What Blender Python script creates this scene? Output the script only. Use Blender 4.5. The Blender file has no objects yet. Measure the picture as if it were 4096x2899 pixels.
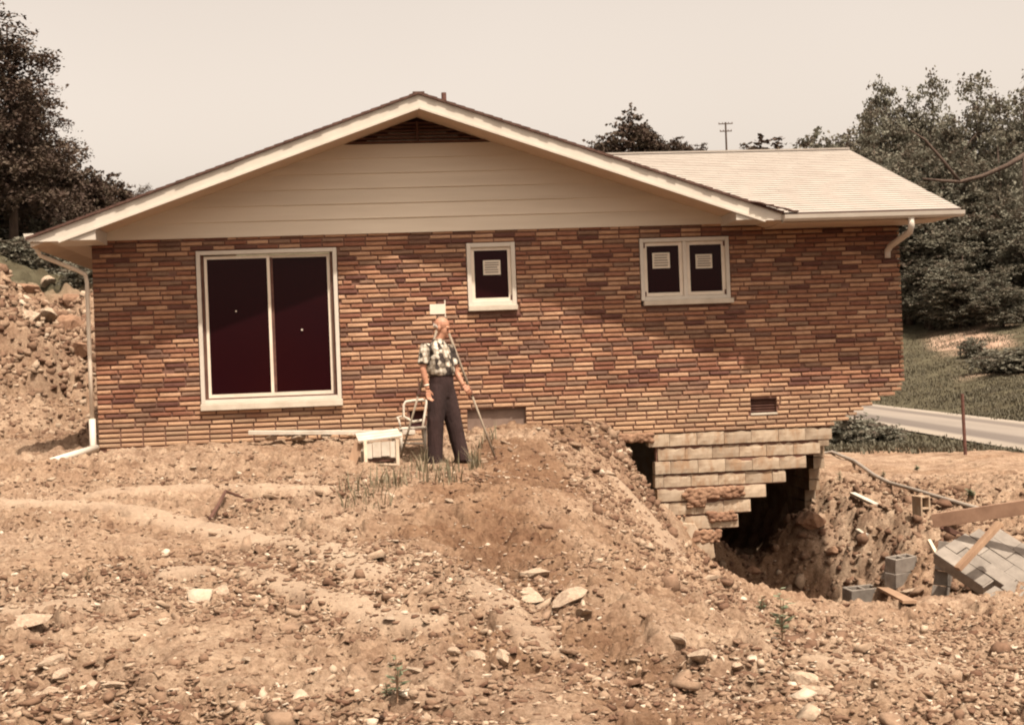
import bpy, bmesh, math, random
import numpy as np
from mathutils import Vector, Matrix

random.seed(7)
RNG = np.random.default_rng(11)
sc = bpy.context.scene
COL = sc.collection

# ------------------------------------------------------------------ camera, world, sun, exposure
FPX = 5500.0
YAW = math.radians(6.2)
ROLL = 0.038
CAM = np.array([-2.133, -19.634, 1.22])
FWD = np.array([math.sin(YAW), math.cos(YAW), 0.0])
RIGHT = np.array([math.cos(YAW), -math.sin(YAW), 0.0])
UP = np.array([0.0, 0.0, 1.0])

cd = bpy.data.cameras.new('camera')
cam = bpy.data.objects.new('camera', cd)
COL.objects.link(cam)
cd.sensor_width = 36.0
cd.lens = 36.0 * FPX / 4096.0
cd.clip_start = 0.1
cd.clip_end = 3000.0
_cr, _sr = math.cos(ROLL), math.sin(ROLL)
# image verticals lean: top to the left, so the camera is turned clockwise about its axis
xa = RIGHT * _cr - UP * _sr
ya = RIGHT * _sr + UP * _cr
za = -FWD
M = Matrix(((xa[0], ya[0], za[0], CAM[0]), (xa[1], ya[1], za[1], CAM[1]), (xa[2], ya[2], za[2], CAM[2]), (0, 0, 0, 1)))
cam.matrix_world = M
sc.camera = cam

SUN = np.array([0.42, -1.0, 2.2])
SUN = SUN / np.linalg.norm(SUN)
SUN_EL = math.asin(SUN[2])
SUN_AZ = math.atan2(SUN[0], SUN[1])

world = bpy.data.worlds.new('World')
sc.world = world
world.use_nodes = True
wn = world.node_tree
wn.nodes.clear()
w_out = wn.nodes.new('ShaderNodeOutputWorld')
w_bg = wn.nodes.new('ShaderNodeBackground')
w_sky = wn.nodes.new('ShaderNodeTexSky')
w_sky.sky_type = 'NISHITA'
w_sky.sun_disc = False
w_sky.sun_elevation = SUN_EL
w_sky.sun_rotation = SUN_AZ
w_sky.air_density = 1.0
w_sky.dust_density = 4.0
w_sky.ozone_density = 0.6
w_hs = wn.nodes.new('ShaderNodeHueSaturation')
w_hs.inputs['Saturation'].default_value = 0.12
w_mul = wn.nodes.new('ShaderNodeMix')
w_mul.data_type = 'RGBA'
w_mul.blend_type = 'MULTIPLY'
w_mul.inputs[0].default_value = 1.0
w_mul.inputs[7].default_value = (1.0, 0.86, 0.73, 1)
wn.links.new(w_sky.outputs[0], w_hs.inputs['Color'])
wn.links.new(w_hs.outputs[0], w_mul.inputs[6])
w_no = wn.nodes.new('ShaderNodeTexNoise')
w_no.inputs['Scale'].default_value = 1.6
w_no.inputs['Detail'].default_value = 3
w_rp = wn.nodes.new('ShaderNodeValToRGB')
w_rp.color_ramp.elements[0].position = 0.3; w_rp.color_ramp.elements[0].color = (0.98, 0.965, 0.95, 1)
w_rp.color_ramp.elements[1].position = 0.7; w_rp.color_ramp.elements[1].color = (1.05, 1.05, 1.05, 1)
w_tc = wn.nodes.new('ShaderNodeTexCoord')
wn.links.new(w_tc.outputs['Generated'], w_no.inputs['Vector'])
wn.links.new(w_no.outputs[0], w_rp.inputs[0])
w_m2 = wn.nodes.new('ShaderNodeMix'); w_m2.data_type = 'RGBA'; w_m2.blend_type = 'MULTIPLY'; w_m2.inputs[0].default_value = 1.0
wn.links.new(w_mul.outputs[2], w_m2.inputs[6]); wn.links.new(w_rp.outputs[0], w_m2.inputs[7])
wn.links.new(w_m2.outputs[2], w_bg.inputs[0])
w_bg.inputs[1].default_value = 0.15
wn.links.new(w_bg.outputs[0], w_out.inputs[0])

sl = bpy.data.lights.new('sun', 'SUN')
sun = bpy.data.objects.new('sun', sl)
COL.objects.link(sun)
sl.energy = 4.7
sl.angle = math.radians(1.0)
sl.color = (1.0, 0.90, 0.77)
sun.rotation_euler = Vector((-SUN[0], -SUN[1], -SUN[2])).to_track_quat('-Z', 'Y').to_euler()
sun.location = (0, 0, 40)

sc.cycles.pixel_filter_type = 'BLACKMAN_HARRIS'
sc.cycles.filter_width = 2.05
sc.view_settings.view_transform = 'Standard'
sc.view_settings.look = 'None'
sc.view_settings.exposure = 0.66
sc.view_settings.gamma = 1.0
sc.view_settings.use_curve_mapping = False

# ------------------------------------------------------------------ helpers
def ray(px, py):
    x = px - 2048.0
    y = 1449.5 - py
    xr = x * _cr + y * _sr
    yr = -x * _sr + y * _cr
    return (FWD * FPX + RIGHT * xr + UP * yr) / FPX

def atY(px, py, Y):
    d = ray(px, py)
    return CAM + d * ((Y - CAM[1]) / d[1])

def atZ(px, py, Z):
    d = ray(px, py)
    return CAM + d * ((Z - CAM[2]) / d[2])

def atD(px, py, D):
    return CAM + ray(px, py) * D

def tag(o, label=None, cat=None, group=None, kind=None):
    if label: o['label'] = label
    if cat: o['category'] = cat
    if group: o['group'] = group
    if kind: o['kind'] = kind
    return o

def empty(name, loc, label, cat, group=None, rz=0.0):
    o = bpy.data.objects.new(name, None)
    COL.objects.link(o)
    o.location = tuple(float(v) for v in loc)
    o.rotation_euler = (0, 0, rz)
    o.empty_display_size = 0.2
    return tag(o, label, cat, group)

class MB:
    """collects polygons and links them as one mesh object"""
    def __init__(s):
        s.v = []
        s.f = []
        s.r = []
    def add(s, vs, fs, rnd=None):
        b = len(s.v)
        s.v.extend([tuple(map(float, p)) for p in vs])
        s.f.extend([tuple(b + i for i in f) for f in fs])
        s.r.extend([random.random() if rnd is None else rnd] * len(fs))
        return s
    def box(s, x0, x1, y0, y1, z0, z1, rnd=None):
        vs = [(x, y, z) for x in (x0, x1) for y in (y0, y1) for z in (z0, z1)]
        fs = [(0, 1, 3, 2), (4, 6, 7, 5), (0, 4, 5, 1), (2, 3, 7, 6), (0, 2, 6, 4), (1, 5, 7, 3)]
        return s.add(vs, fs, rnd)
    def beam(s, a, b, w, h, up=(0, 0, 1), rnd=None):
        a = Vector(a); b = Vector(b); d = (b - a).normalized()
        u = Vector(up)
        sd = d.cross(u)
        if sd.length < 1e-4: sd = d.cross(Vector((1, 0, 0)))
        sd.normalize()
        u = sd.cross(d).normalized()
        vs = []
        for p in (a, b):
            for i, j in ((-1, -1), (1, -1), (1, 1), (-1, 1)):
                vs.append(p + sd * (i * w / 2) + u * (j * h / 2))
        fs = [(3, 2, 1, 0), (4, 5, 6, 7)] + [(i, (i + 1) % 4, 4 + (i + 1) % 4, 4 + i) for i in range(4)]
        return s.add(vs, fs, rnd)
    def tube(s, pts, radii, n=8, cap=True, rnd=None):
        pts = [Vector(p) for p in pts]
        if not isinstance(radii, (list, tuple)): radii = [radii] * len(pts)
        b0 = []
        ref = Vector((0.13, 0.31, 0.94))
        for i, p in enumerate(pts):
            d = (pts[min(i + 1, len(pts) - 1)] - pts[max(i - 1, 0)]).normalized()
            if i == 0:
                x = d.cross(ref)
                if x.length < 1e-3: x = d.cross(Vector((1, 0, 0)))
            else:
                x = px_ - d * px_.dot(d)
            x.normalize()
            px_ = x
            y = d.cross(x).normalized()
            r = radii[i]
            rx, ry = r if isinstance(r, (list, tuple)) else (r, r)
            b0.append([p + x * (math.cos(2 * math.pi * k / n) * rx) + y * (math.sin(2 * math.pi * k / n) * ry) for k in range(n)])
        vs = [q for ring in b0 for q in ring]
        fs = []
        for i in range(len(pts) - 1):
            for k in range(n):
                fs.append((i * n + k, i * n + (k + 1) % n, (i + 1) * n + (k + 1) % n, (i + 1) * n + k))
        if cap:
            fs.append(tuple(range(n - 1, -1, -1)))
            fs.append(tuple((len(pts) - 1) * n + k for k in range(n)))
        return s.add(vs, fs, rnd)
    def rings(s, rings, cap=True, rnd=None):
        """rings: list of (centre, rx, ry, rotz) horizontal ellipses"""
        n = 14
        vs = []
        for c, rx, ry, rz in rings:
            for k in range(n):
                t = 2 * math.pi * k / n
                x, y = math.cos(t) * rx, math.sin(t) * ry
                vs.append((c[0] + x * math.cos(rz) - y * math.sin(rz), c[1] + x * math.sin(rz) + y * math.cos(rz), c[2]))
        fs = []
        for i in range(len(rings) - 1):
            for k in range(n):
                fs.append((i * n + k, i * n + (k + 1) % n, (i + 1) * n + (k + 1) % n, (i + 1) * n + k))
        if cap:
            fs.append(tuple(range(n - 1, -1, -1)))
            fs.append(tuple((len(rings) - 1) * n + k for k in range(n)))
        return s.add(vs, fs, rnd)
    def ball(s, c, rx, ry, rz, rnd=None, nu=12, nv=8):
        vs = [(c[0], c[1], c[2] - rz)]
        for i in range(1, nv):
            a = math.pi * i / nv - math.pi / 2
            for k in range(nu):
                t = 2 * math.pi * k / nu
                vs.append((c[0] + rx * math.cos(a) * math.cos(t), c[1] + ry * math.cos(a) * math.sin(t), c[2] + rz * math.sin(a)))
        vs.append((c[0], c[1], c[2] + rz))
        fs = [(0, 1 + (k + 1) % nu, 1 + k) for k in range(nu)]
        for i in range(nv - 2):
            for k in range(nu):
                a = 1 + i * nu
                fs.append((a + k, a + (k + 1) % nu, a + nu + (k + 1) % nu, a + nu + k))
        t = len(vs) - 1
        a = 1 + (nv - 2) * nu
        fs += [(a + k, a + (k + 1) % nu, t) for k in range(nu)]
        return s.add(vs, fs, rnd)
    def mesh(s, name, m, origin=(0, 0, 0), smooth=False):
        me = bpy.data.meshes.new(name)
        ox, oy, oz = (float(v) for v in origin)
        me.from_pydata([(p[0] - ox, p[1] - oy, p[2] - oz) for p in s.v], [], s.f)
        a = me.attributes.new('rnd', 'FLOAT', 'FACE')
        a.data.foreach_set('value', s.r)
        if smooth: me.polygons.foreach_set('use_smooth', [True] * len(me.polygons))
        me.materials.append(m)
        me.update()
        return me
    def build(s, name, m, parent=None, world=True, bevel=0.0, smooth=False, origin=None):
        """vertices are world coordinates unless world is False (then local to the parent)"""
        off = Vector((0, 0, 0))
        if parent is not None and world:
            off = chain_loc(parent)
        if origin is None:
            origin = off
            loc = (0, 0, 0)
        else:
            loc = Vector(origin) - off
        me = s.mesh(name, m, origin, smooth)
        o = bpy.data.objects.new(name, me)
        COL.objects.link(o)
        o.location = loc
        if parent is not None: o.parent = parent
        if bevel > 0:
            bv = o.modifiers.new('bevel', 'BEVEL')
            bv.width = bevel
            bv.segments = 2
            bv.limit_method = 'ANGLE'
        return o

def chain_loc(o):
    v = Vector((0, 0, 0))
    while o is not None:
        v = v + Vector(o.location)
        o = o.parent
    return v

def np_mesh(name, verts, faces, mat, rnd=None, smooth=False, attrs=None):
    """verts (n,3), faces (m,k) all of one size"""
    me = bpy.data.meshes.new(name)
    n, m, k = len(verts), len(faces), faces.shape[1]
    me.vertices.add(n)
    me.vertices.foreach_set('co', np.ascontiguousarray(verts, dtype=np.float32).ravel())
    me.loops.add(m * k)
    me.loops.foreach_set('vertex_index', np.ascontiguousarray(faces, dtype=np.int32).ravel())
    me.polygons.add(m)
    me.polygons.foreach_set('loop_start', np.arange(0, m * k, k, dtype=np.int32))
    me.polygons.foreach_set('loop_total', np.full(m, k, dtype=np.int32))
    if smooth: me.polygons.foreach_set('use_smooth', np.ones(m, dtype=bool))
    me.update(calc_edges=True)
    if rnd is not None:
        a = me.attributes.new('rnd', 'FLOAT', 'FACE')
        a.data.foreach_set('value', np.ascontiguousarray(rnd, dtype=np.float32))
    for nm, val in (attrs or {}).items():
        a = me.attributes.new(nm, 'FLOAT', 'POINT')
        a.data.foreach_set('value', np.ascontiguousarray(val, dtype=np.float32))
    if mat: me.materials.append(mat)
    return me

def link_mesh(name, me, parent=None, loc=(0, 0, 0)):
    o = bpy.data.objects.new(name, me)
    COL.objects.link(o)
    o.location = loc
    if parent is not None: o.parent = parent
    return o

# ------------------------------------------------------------------ noise
def vnoise(x, y, seed):
    xi = np.floor(x).astype(np.int64); yi = np.floor(y).astype(np.int64)
    xf = x - xi; yf = y - yi
    def h(a, b):
        n = (a * 374761393 + b * 668265263 + seed * 1442695041) & 0xFFFFFFFF
        n = ((n ^ (n >> 13)) * 1274126177) & 0xFFFFFFFF
        n = n ^ (n >> 16)
        return (n & 0xFFFF) / 65535.0
    u = xf * xf * (3 - 2 * xf); v = yf * yf * (3 - 2 * yf)
    return (h(xi, yi) * (1 - u) + h(xi + 1, yi) * u) * (1 - v) + (h(xi, yi + 1) * (1 - u) + h(xi + 1, yi + 1) * u) * v - 0.5

def fbm(x, y, freq, octv, seed, gain=0.5):
    r = 0.0; a = 1.0
    for i in range(octv):
        c, s_ = math.cos(0.7 * i + 0.3), math.sin(0.7 * i + 0.3)
        r = r + a * vnoise((x * c - y * s_) * freq, (x * s_ + y * c) * freq, seed + i)
        a *= gain; freq *= 2.03
    return r

def plates(x, y, size, seed):
    """broken-ground relief: every cell is a little plate with its own height and tilt"""
    u, v = x / size, y / size
    ui, vi = np.floor(u).astype(np.int64), np.floor(v).astype(np.int64)
    num = np.zeros(x.shape); den = np.zeros(x.shape) + 1e-9
    def h(a, b, k):
        n = (a * 374761393 + b * 668265263 + (seed + k) * 1442695041) & 0xFFFFFFFF
        n = ((n ^ (n >> 13)) * 1274126177) & 0xFFFFFFFF
        n = n ^ (n >> 16)
        return (n & 0xFFFF) / 65535.0
    for di in (-1, 0, 1):
        for dj in (-1, 0, 1):
            a, b = ui + di, vi + dj
            cx, cy = a + h(a, b, 1), b + h(a, b, 2)
            d = (u - cx) ** 2 + ((v - cy) * 1.25) ** 2
            hh = (h(a, b, 3) - .5) + ((u - cx) * (h(a, b, 4) - .5) + (v - cy) * (h(a, b, 5) - .5)) * 1.6 - .5 * d
            w = np.exp(-11.0 * d)
            num += w * hh; den += w
    return num / den

def sstep(a, b, x):
    t = np.clip((x - a) / (b - a), 0, 1)
    return t * t * (3 - 2 * t)

# ------------------------------------------------------------------ materials
MAT = {}
def new_mat(name):
    m = bpy.data.materials.new(name)
    m.use_nodes = True
    nt = m.node_tree
    for n in list(nt.nodes):
        nt.nodes.remove(n)
    out = nt.nodes.new('ShaderNodeOutputMaterial')
    b = nt.nodes.new('ShaderNodeBsdfPrincipled')
    nt.links.new(b.outputs[0], out.inputs[0])
    MAT[name] = m
    return m, nt, b

def tex_noise(nt, scale, detail=4, rough=0.6, coord='Object', stretch=None):
    tc = nt.nodes.new('ShaderNodeTexCoord')
    src = tc.outputs[coord]
    if stretch:
        mp = nt.nodes.new('ShaderNodeMapping')
        mp.inputs['Scale'].default_value = stretch
        nt.links.new(src, mp.inputs[0]); src = mp.outputs[0]
    n = nt.nodes.new('ShaderNodeTexNoise')
    n.inputs['Scale'].default_value = scale
    n.inputs['Detail'].default_value = detail
    n.inputs['Roughness'].default_value = rough
    nt.links.new(src, n.inputs['Vector'])
    return n.outputs[0]

def ramp(nt, fac, stops, interp='LINEAR'):
    r = nt.nodes.new('ShaderNodeValToRGB')
    r.color_ramp.interpolation = interp
    e = r.color_ramp.elements
    while len(e) < len(stops): e.new(0.5)
    for i, (p, c) in enumerate(stops):
        e[i].position = p
        e[i].color = (c[0], c[1], c[2], 1)
    nt.links.new(fac, r.inputs[0])
    return r.outputs[0]

def mixc(nt, fac, a, b, mode='MIX'):
    m = nt.nodes.new('ShaderNodeMix')
    m.data_type = 'RGBA'; m.blend_type = mode
    for sock, v in ((0, fac), (6, a), (7, b)):
        if isinstance(v, (int, float)): m.inputs[sock].default_value = v
        elif isinstance(v, tuple): m.inputs[sock].default_value = (v[0], v[1], v[2], 1)
        else: nt.links.new(v, m.inputs[sock])
    return m.outputs[2]

def bump(nt, b, h, strength, dist):
    n = nt.nodes.new('ShaderNodeBump')
    n.inputs['Strength'].default_value = strength
    n.inputs['Distance'].default_value = dist
    nt.links.new(h, n.inputs['Height'])
    nt.links.new(n.outputs[0], b.inputs['Normal'])

def attr(nt, name):
    a = nt.nodes.new('ShaderNodeAttribute')
    a.attribute_name = name
    return a.outputs['Fac']

def simple(name, c1, c2, scale=6.0, rough=0.7, bmp=0.2, bdist=0.01, stretch=None, spec=0.3, rndvar=0.0, metal=0.0):
    m, nt, b = new_mat(name)
    n = tex_noise(nt, scale, 5, 0.65, stretch=stretch)
    col = ramp(nt, n, [(0.32, c1), (0.68, c2)])
    if rndvar:
        r = ramp(nt, attr(nt, 'rnd'), [(0, (1 - rndvar,) * 3), (1, (1 + rndvar,) * 3)])
        col = mixc(nt, 1.0, col, r, 'MULTIPLY')
    nt.links.new(col, b.inputs['Base Color'])
    b.inputs['Roughness'].default_value = rough
    b.inputs['Specular IOR Level'].default_value = spec
    b.inputs['Metallic'].default_value = metal
    if bmp:
        n2 = tex_noise(nt, scale * 4, 4, 0.6, stretch=stretch)
        bump(nt, b, n2, bmp, bdist)
    return m

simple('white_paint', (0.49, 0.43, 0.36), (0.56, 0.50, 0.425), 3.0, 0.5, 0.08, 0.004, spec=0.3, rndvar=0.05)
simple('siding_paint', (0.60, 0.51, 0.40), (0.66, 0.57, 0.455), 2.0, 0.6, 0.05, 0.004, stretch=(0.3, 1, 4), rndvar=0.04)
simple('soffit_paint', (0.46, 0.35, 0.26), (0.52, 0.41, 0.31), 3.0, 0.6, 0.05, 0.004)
simple('sill_stone', (0.42, 0.355, 0.28), (0.52, 0.45, 0.365), 5.0, 0.8, 0.15, 0.004)
simple('aluminium', (0.60, 0.50, 0.40), (0.68, 0.59, 0.48), 4.0, 0.45, 0.03, 0.002, spec=0.4)
simple('mortar', (0.12, 0.058, 0.042), (0.19, 0.10, 0.07), 9.0, 0.95, 0.5, 0.006)
simple('shingle_edge', (0.06, 0.03, 0.022), (0.11, 0.06, 0.045), 12.0, 0.95, 0.4, 0.006)
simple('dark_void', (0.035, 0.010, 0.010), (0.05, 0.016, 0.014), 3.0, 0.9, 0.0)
simple('old_wood', (0.20, 0.12, 0.075), (0.34, 0.22, 0.14), 5.0, 0.85, 0.35, 0.004, stretch=(1, 1, 0.15), rndvar=0.15)
simple('beam_wood', (0.19, 0.11, 0.072), (0.29, 0.18, 0.12), 4.0, 0.85, 0.3, 0.004, rndvar=0.1)
simple('hatch_board', (0.15, 0.10, 0.078), (0.23, 0.16, 0.125), 4.0, 0.9, 0.3, 0.004)
simple('slab_concrete', (0.165, 0.14, 0.118), (0.25, 0.215, 0.182), 5.0, 0.95, 0.4, 0.008, rndvar=0.14)
simple('pale_wood', (0.48, 0.38, 0.28), (0.66, 0.55, 0.42), 6.0, 0.8, 0.3, 0.004, rndvar=0.15)
simple('white_board', (0.40, 0.335, 0.265), (0.56, 0.50, 0.42), 5.0, 0.7, 0.2, 0.003, rndvar=0.08)
simple('dark_wood', (0.07, 0.03, 0.022), (0.12, 0.06, 0.04), 6.0, 0.85, 0.3, 0.004)
simple('rusty_metal', (0.07, 0.03, 0.025), (0.15, 0.07, 0.05), 10.0, 0.8, 0.3, 0.003)
simple('grey_pipe', (0.22, 0.18, 0.15), (0.32, 0.27, 0.22), 6.0, 0.5, 0.1, 0.002)
simple('bark', (0.05, 0.032, 0.025), (0.10, 0.068, 0.05), 8.0, 0.95, 0.6, 0.02, stretch=(1, 1, 0.3))
simple('skin', (0.34, 0.155, 0.095), (0.42, 0.21, 0.13), 14.0, 0.55, 0.1, 0.002, spec=0.35)
simple('grey_hair', (0.40, 0.33, 0.28), (0.52, 0.45, 0.38), 60.0, 0.8, 0.3, 0.002)
simple('trouser_cloth', (0.020, 0.010, 0.009), (0.040, 0.020, 0.018), 3.0, 0.9, 0.5, 0.05, stretch=(1.6, 1.6, .5))
simple('shoe_leather', (0.025, 0.012, 0.01), (0.04, 0.02, 0.016), 9.0, 0.5, 0.1, 0.003)
simple('tripod_wood', (0.20, 0.155, 0.11), (0.28, 0.22, 0.165), 8.0, 0.7, 0.1, 0.002)
simple('limestone', (0.22, 0.15, 0.104), (0.40, 0.31, 0.225), 6.0, 0.9, 0.5, 0.02, rndvar=0.2)
simple('hill_forest', (0.05, 0.045, 0.028), (0.09, 0.08, 0.05), 0.5, 0.95, 0.0)
simple('clod', (0.17, 0.09, 0.055), (0.29, 0.175, 0.11), 5.0, 0.95, 0.5, 0.02, rndvar=0.2)

def brick_material():
    m, nt, b = new_mat('roman_brick')
    r = attr(nt, 'rnd')
    base = ramp(nt, r, [(0.0, (0.40, 0.25, 0.158)), (0.24, (0.325, 0.182, 0.112)), (0.42, (0.265, 0.134, 0.086)), (0.58, (0.21, 0.098, 0.064)),
                        (0.70, (0.225, 0.145, 0.10)), (0.79, (0.17, 0.102, 0.074)), (0.87, (0.125, 0.060, 0.046)), (0.94, (0.44, 0.285, 0.185))], 'CONSTANT')
    n = tex_noise(nt, 22.0, 4, 0.7, stretch=(0.45, 1, 1))
    mot = ramp(nt, n, [(0.28, (0.72, 0.64, 0.60)), (0.5, (1, .94, .92)), (0.75, (1.18, 1.1, 1.04))])
    col = mixc(nt, 1.0, base, mot, 'MULTIPLY')
    geo = nt.nodes.new('ShaderNodeNewGeometry')
    st = nt.nodes.new('ShaderNodeTexNoise'); st.inputs['Scale'].default_value = 0.9; st.inputs['Detail'].default_value = 4
    nt.links.new(geo.outputs['Position'], st.inputs['Vector'])
    col = mixc(nt, 1.0, col, ramp(nt, st.outputs[0], [(0.3, (0.80, 0.76, 0.73)), (0.5, (1, 1, 1)), (0.7, (1.1, 1.08, 1.05))]), 'MULTIPLY')
    sx = nt.nodes.new('ShaderNodeSeparateXYZ'); nt.links.new(geo.outputs['Position'], sx.inputs[0])
    ad = nt.nodes.new('ShaderNodeMath'); ad.operation = 'MULTIPLY_ADD'; ad.inputs[1].default_value = -0.9
    nt.links.new(st.outputs[0], ad.inputs[0]); nt.links.new(sx.outputs[2], ad.inputs[2])
    col = mixc(nt, ramp(nt, ad.outputs[0], [(-0.0, (0.55, 0.55, 0.55)), (0.35, (0, 0, 0))]), col, (0.40, 0.27, 0.17))
    nt.links.new(col, b.inputs['Base Color'])
    b.inputs['Roughness'].default_value = 0.9
    b.inputs['Specular IOR Level'].default_value = 0.2
    bump(nt, b, tex_noise(nt, 55.0, 4, 0.7, stretch=(0.5, 1, 1.6)), 0.7, 0.012)
brick_material()

def block_material():
    m, nt, b = new_mat('concrete_block')
    n = tex_noise(nt, 4.0, 5, 0.65)
    col = ramp(nt, n, [(0.3, (0.24, 0.17, 0.12)), (0.48, (0.36, 0.28, 0.205)), (0.7, (0.45, 0.365, 0.28))])
    rv = ramp(nt, attr(nt, 'rnd'), [(0, (0.80, 0.78, 0.76)), (1, (1.1, 1.08, 1.05))])
    col = mixc(nt, 1.0, col, rv, 'MULTIPLY')
    geo = nt.nodes.new('ShaderNodeNewGeometry')
    st = nt.nodes.new('ShaderNodeTexNoise'); st.inputs['Scale'].default_value = 3.2; st.inputs['Detail'].default_value = 6; st.inputs['Roughness'].default_value = .7
    mpp = nt.nodes.new('ShaderNodeMapping'); mpp.inputs['Scale'].default_value = (1.4, 1, .55)
    nt.links.new(geo.outputs['Position'], mpp.inputs[0]); nt.links.new(mpp.outputs[0], st.inputs['Vector'])
    col = mixc(nt, ramp(nt, st.outputs[0], [(0.50, (0, 0, 0)), (0.62, (.8, .8, .8))]), col, (0.30, 0.19, 0.115))
    nt.links.new(col, b.inputs['Base Color'])
    b.inputs['Roughness'].default_value = 0.95
    b.inputs['Specular IOR Level'].default_value = 0.15
    bump(nt, b, tex_noise(nt, 60.0, 4, 0.7), 0.4, 0.008)
block_material()
simple('grey_block', (0.15, 0.125, 0.105), (0.25, 0.215, 0.182), 6.0, 0.95, 0.4, 0.008, rndvar=0.12)

def shingle_material():
    m, nt, b = new_mat('roof_shingle')
    rv = ramp(nt, attr(nt, 'rnd'), [(0, (0.325, 0.288, 0.254)), (1, (0.345, 0.306, 0.270))])
    n = tex_noise(nt, 2.0, 5, 0.7)
    mot = ramp(nt, n, [(0.3, (0.9, 0.88, 0.87)), (0.7, (1.06, 1.06, 1.06))])
    nt.links.new(mixc(nt, 1.0, rv, mot, 'MULTIPLY'), b.inputs['Base Color'])
    b.inputs['Roughness'].default_value = 0.95
    b.inputs['Specular IOR Level'].default_value = 0.15
    bump(nt, b, tex_noise(nt, 90.0, 3, 0.7), 0.3, 0.005)
shingle_material()

def glass_material():
    m, nt, b = new_mat('dark_glass')
    n = tex_noise(nt, 0.8, 3, 0.5)
    nt.links.new(ramp(nt, n, [(0.3, (0.0135, 0.0024, 0.0036)), (0.7, (0.0165, 0.0028, 0.0033))]), b.inputs['Base Color'])
    b.inputs['Roughness'].default_value = 0.06
    b.inputs['Specular IOR Level'].default_value = 0.09
glass_material()

def paper_material():
    m, nt, b = new_mat('paper_label')
    tc = nt.nodes.new('ShaderNodeTexCoord')
    w = nt.nodes.new('ShaderNodeTexWave')
    w.bands_direction = 'Z'
    w.inputs['Scale'].default_value = 9.0
    w.inputs['Distortion'].default_value = 3.0
    w.inputs['Detail'].default_value = 3.0
    nt.links.new(tc.outputs['Object'], w.inputs['Vector'])
    nt.links.new(ramp(nt, w.outputs[0], [(0.25, (0.36, 0.27, 0.20)), (0.6, (0.56, 0.47, 0.37))]), b.inputs['Base Color'])
    b.inputs['Roughness'].default_value = 0.8
paper_material()
simple('paper_plain', (0.60, 0.52, 0.42), (0.66, 0.58, 0.47), 5.0, 0.8, 0.0)

def shirt_material():
    m, nt, b = new_mat('plaid_shirt')
    tc = nt.nodes.new('ShaderNodeTexCoord')
    nz = nt.nodes.new('ShaderNodeTexNoise'); nz.inputs['Scale'].default_value = 6.0
    nt.links.new(tc.outputs['Object'], nz.inputs['Vector'])
    vm = nt.nodes.new('ShaderNodeVectorMath'); vm.operation = 'MULTIPLY_ADD'
    vm.inputs[1].default_value = (0.05, 0.05, 0.05)
    nt.links.new(nz.outputs['Color'], vm.inputs[0]); nt.links.new(tc.outputs['Object'], vm.inputs[2])
    mp = nt.nodes.new('ShaderNodeMapping'); mp.inputs['Scale'].default_value = (1, 1, 0.85)
    mp.inputs['Rotation'].default_value = (0.1, 0.15, 0.3)
    nt.links.new(vm.outputs[0], mp.inputs[0])
    vo = nt.nodes.new('ShaderNodeTexVoronoi'); vo.inputs['Scale'].default_value = 20.0
    vo.inputs['Randomness'].default_value = 0.55
    nt.links.new(mp.outputs[0], vo.inputs['Vector'])
    sep = nt.nodes.new('ShaderNodeSeparateColor')
    nt.links.new(vo.outputs['Color'], sep.inputs[0])
    a = ramp(nt, sep.outputs[0], [(0.0, (0.04, 0.028, 0.022)), (0.36, (0.15, 0.12, 0.09)), (0.50, (0.44, 0.39, 0.32)), (0.75, (0.54, 0.49, 0.41))], 'CONSTANT')
    e = ramp(nt, vo.outputs['Distance'], [(0.35, (1, 1, 1)), (0.62, (0.45, 0.40, 0.35))])
    nt.links.new(mixc(nt, 1.0, a, e, 'MULTIPLY'), b.inputs['Base Color'])
    b.inputs['Roughness'].default_value = 0.9
    bump(nt, b, tex_noise(nt, 11, 3, 0.5), 0.8, 0.04)
shirt_material()

def leaf_material(name, cols, trans=0.25):
    m = bpy.data.materials.new(name)
    m.use_nodes = True
    nt = m.node_tree
    for n in list(nt.nodes): nt.nodes.remove(n)
    out = nt.nodes.new('ShaderNodeOutputMaterial')
    d = nt.nodes.new('ShaderNodeBsdfPrincipled'); t = nt.nodes.new('ShaderNodeBsdfTranslucent'); mx = nt.nodes.new('ShaderNodeMixShader')
    d.inputs['Roughness'].default_value = 0.75
    d.inputs['Specular IOR Level'].default_value = 0.25
    c = ramp(nt, attr(nt, 'rnd'), [(i / (len(cols) - 1), x) for i, x in enumerate(cols)])
    nt.links.new(c, d.inputs['Base Color']); nt.links.new(c, t.inputs['Color'])
    mx.inputs[0].default_value = trans
    nt.links.new(d.outputs[0], mx.inputs[1]); nt.links.new(t.outputs[0], mx.inputs[2])
    nt.links.new(mx.outputs[0], out.inputs[0])
    MAT[name] = m
leaf_material('leaf_forest', [(0.080, 0.055, 0.040), (0.120, 0.102, 0.074), (0.160, 0.148, 0.112), (0.21, 0.20, 0.156)], .3)
leaf_material('leaf_dark', [(0.046, 0.026, 0.019), (0.066, 0.042, 0.029), (0.09, 0.068, 0.046)], 0.15)
leaf_material('leaf_weed', [(0.09, 0.11, 0.06), (0.16, 0.18, 0.11), (0.24, 0.26, 0.17)])
leaf_material('grass_blade', [(0.12, 0.10, 0.06), (0.17, 0.145, 0.09), (0.25, 0.20, 0.13)], 0.2)
leaf_material('verge_blade', [(0.055, 0.042, 0.026), (0.085, 0.074, 0.048), (0.13, 0.115, 0.08)], 0.2)

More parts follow.
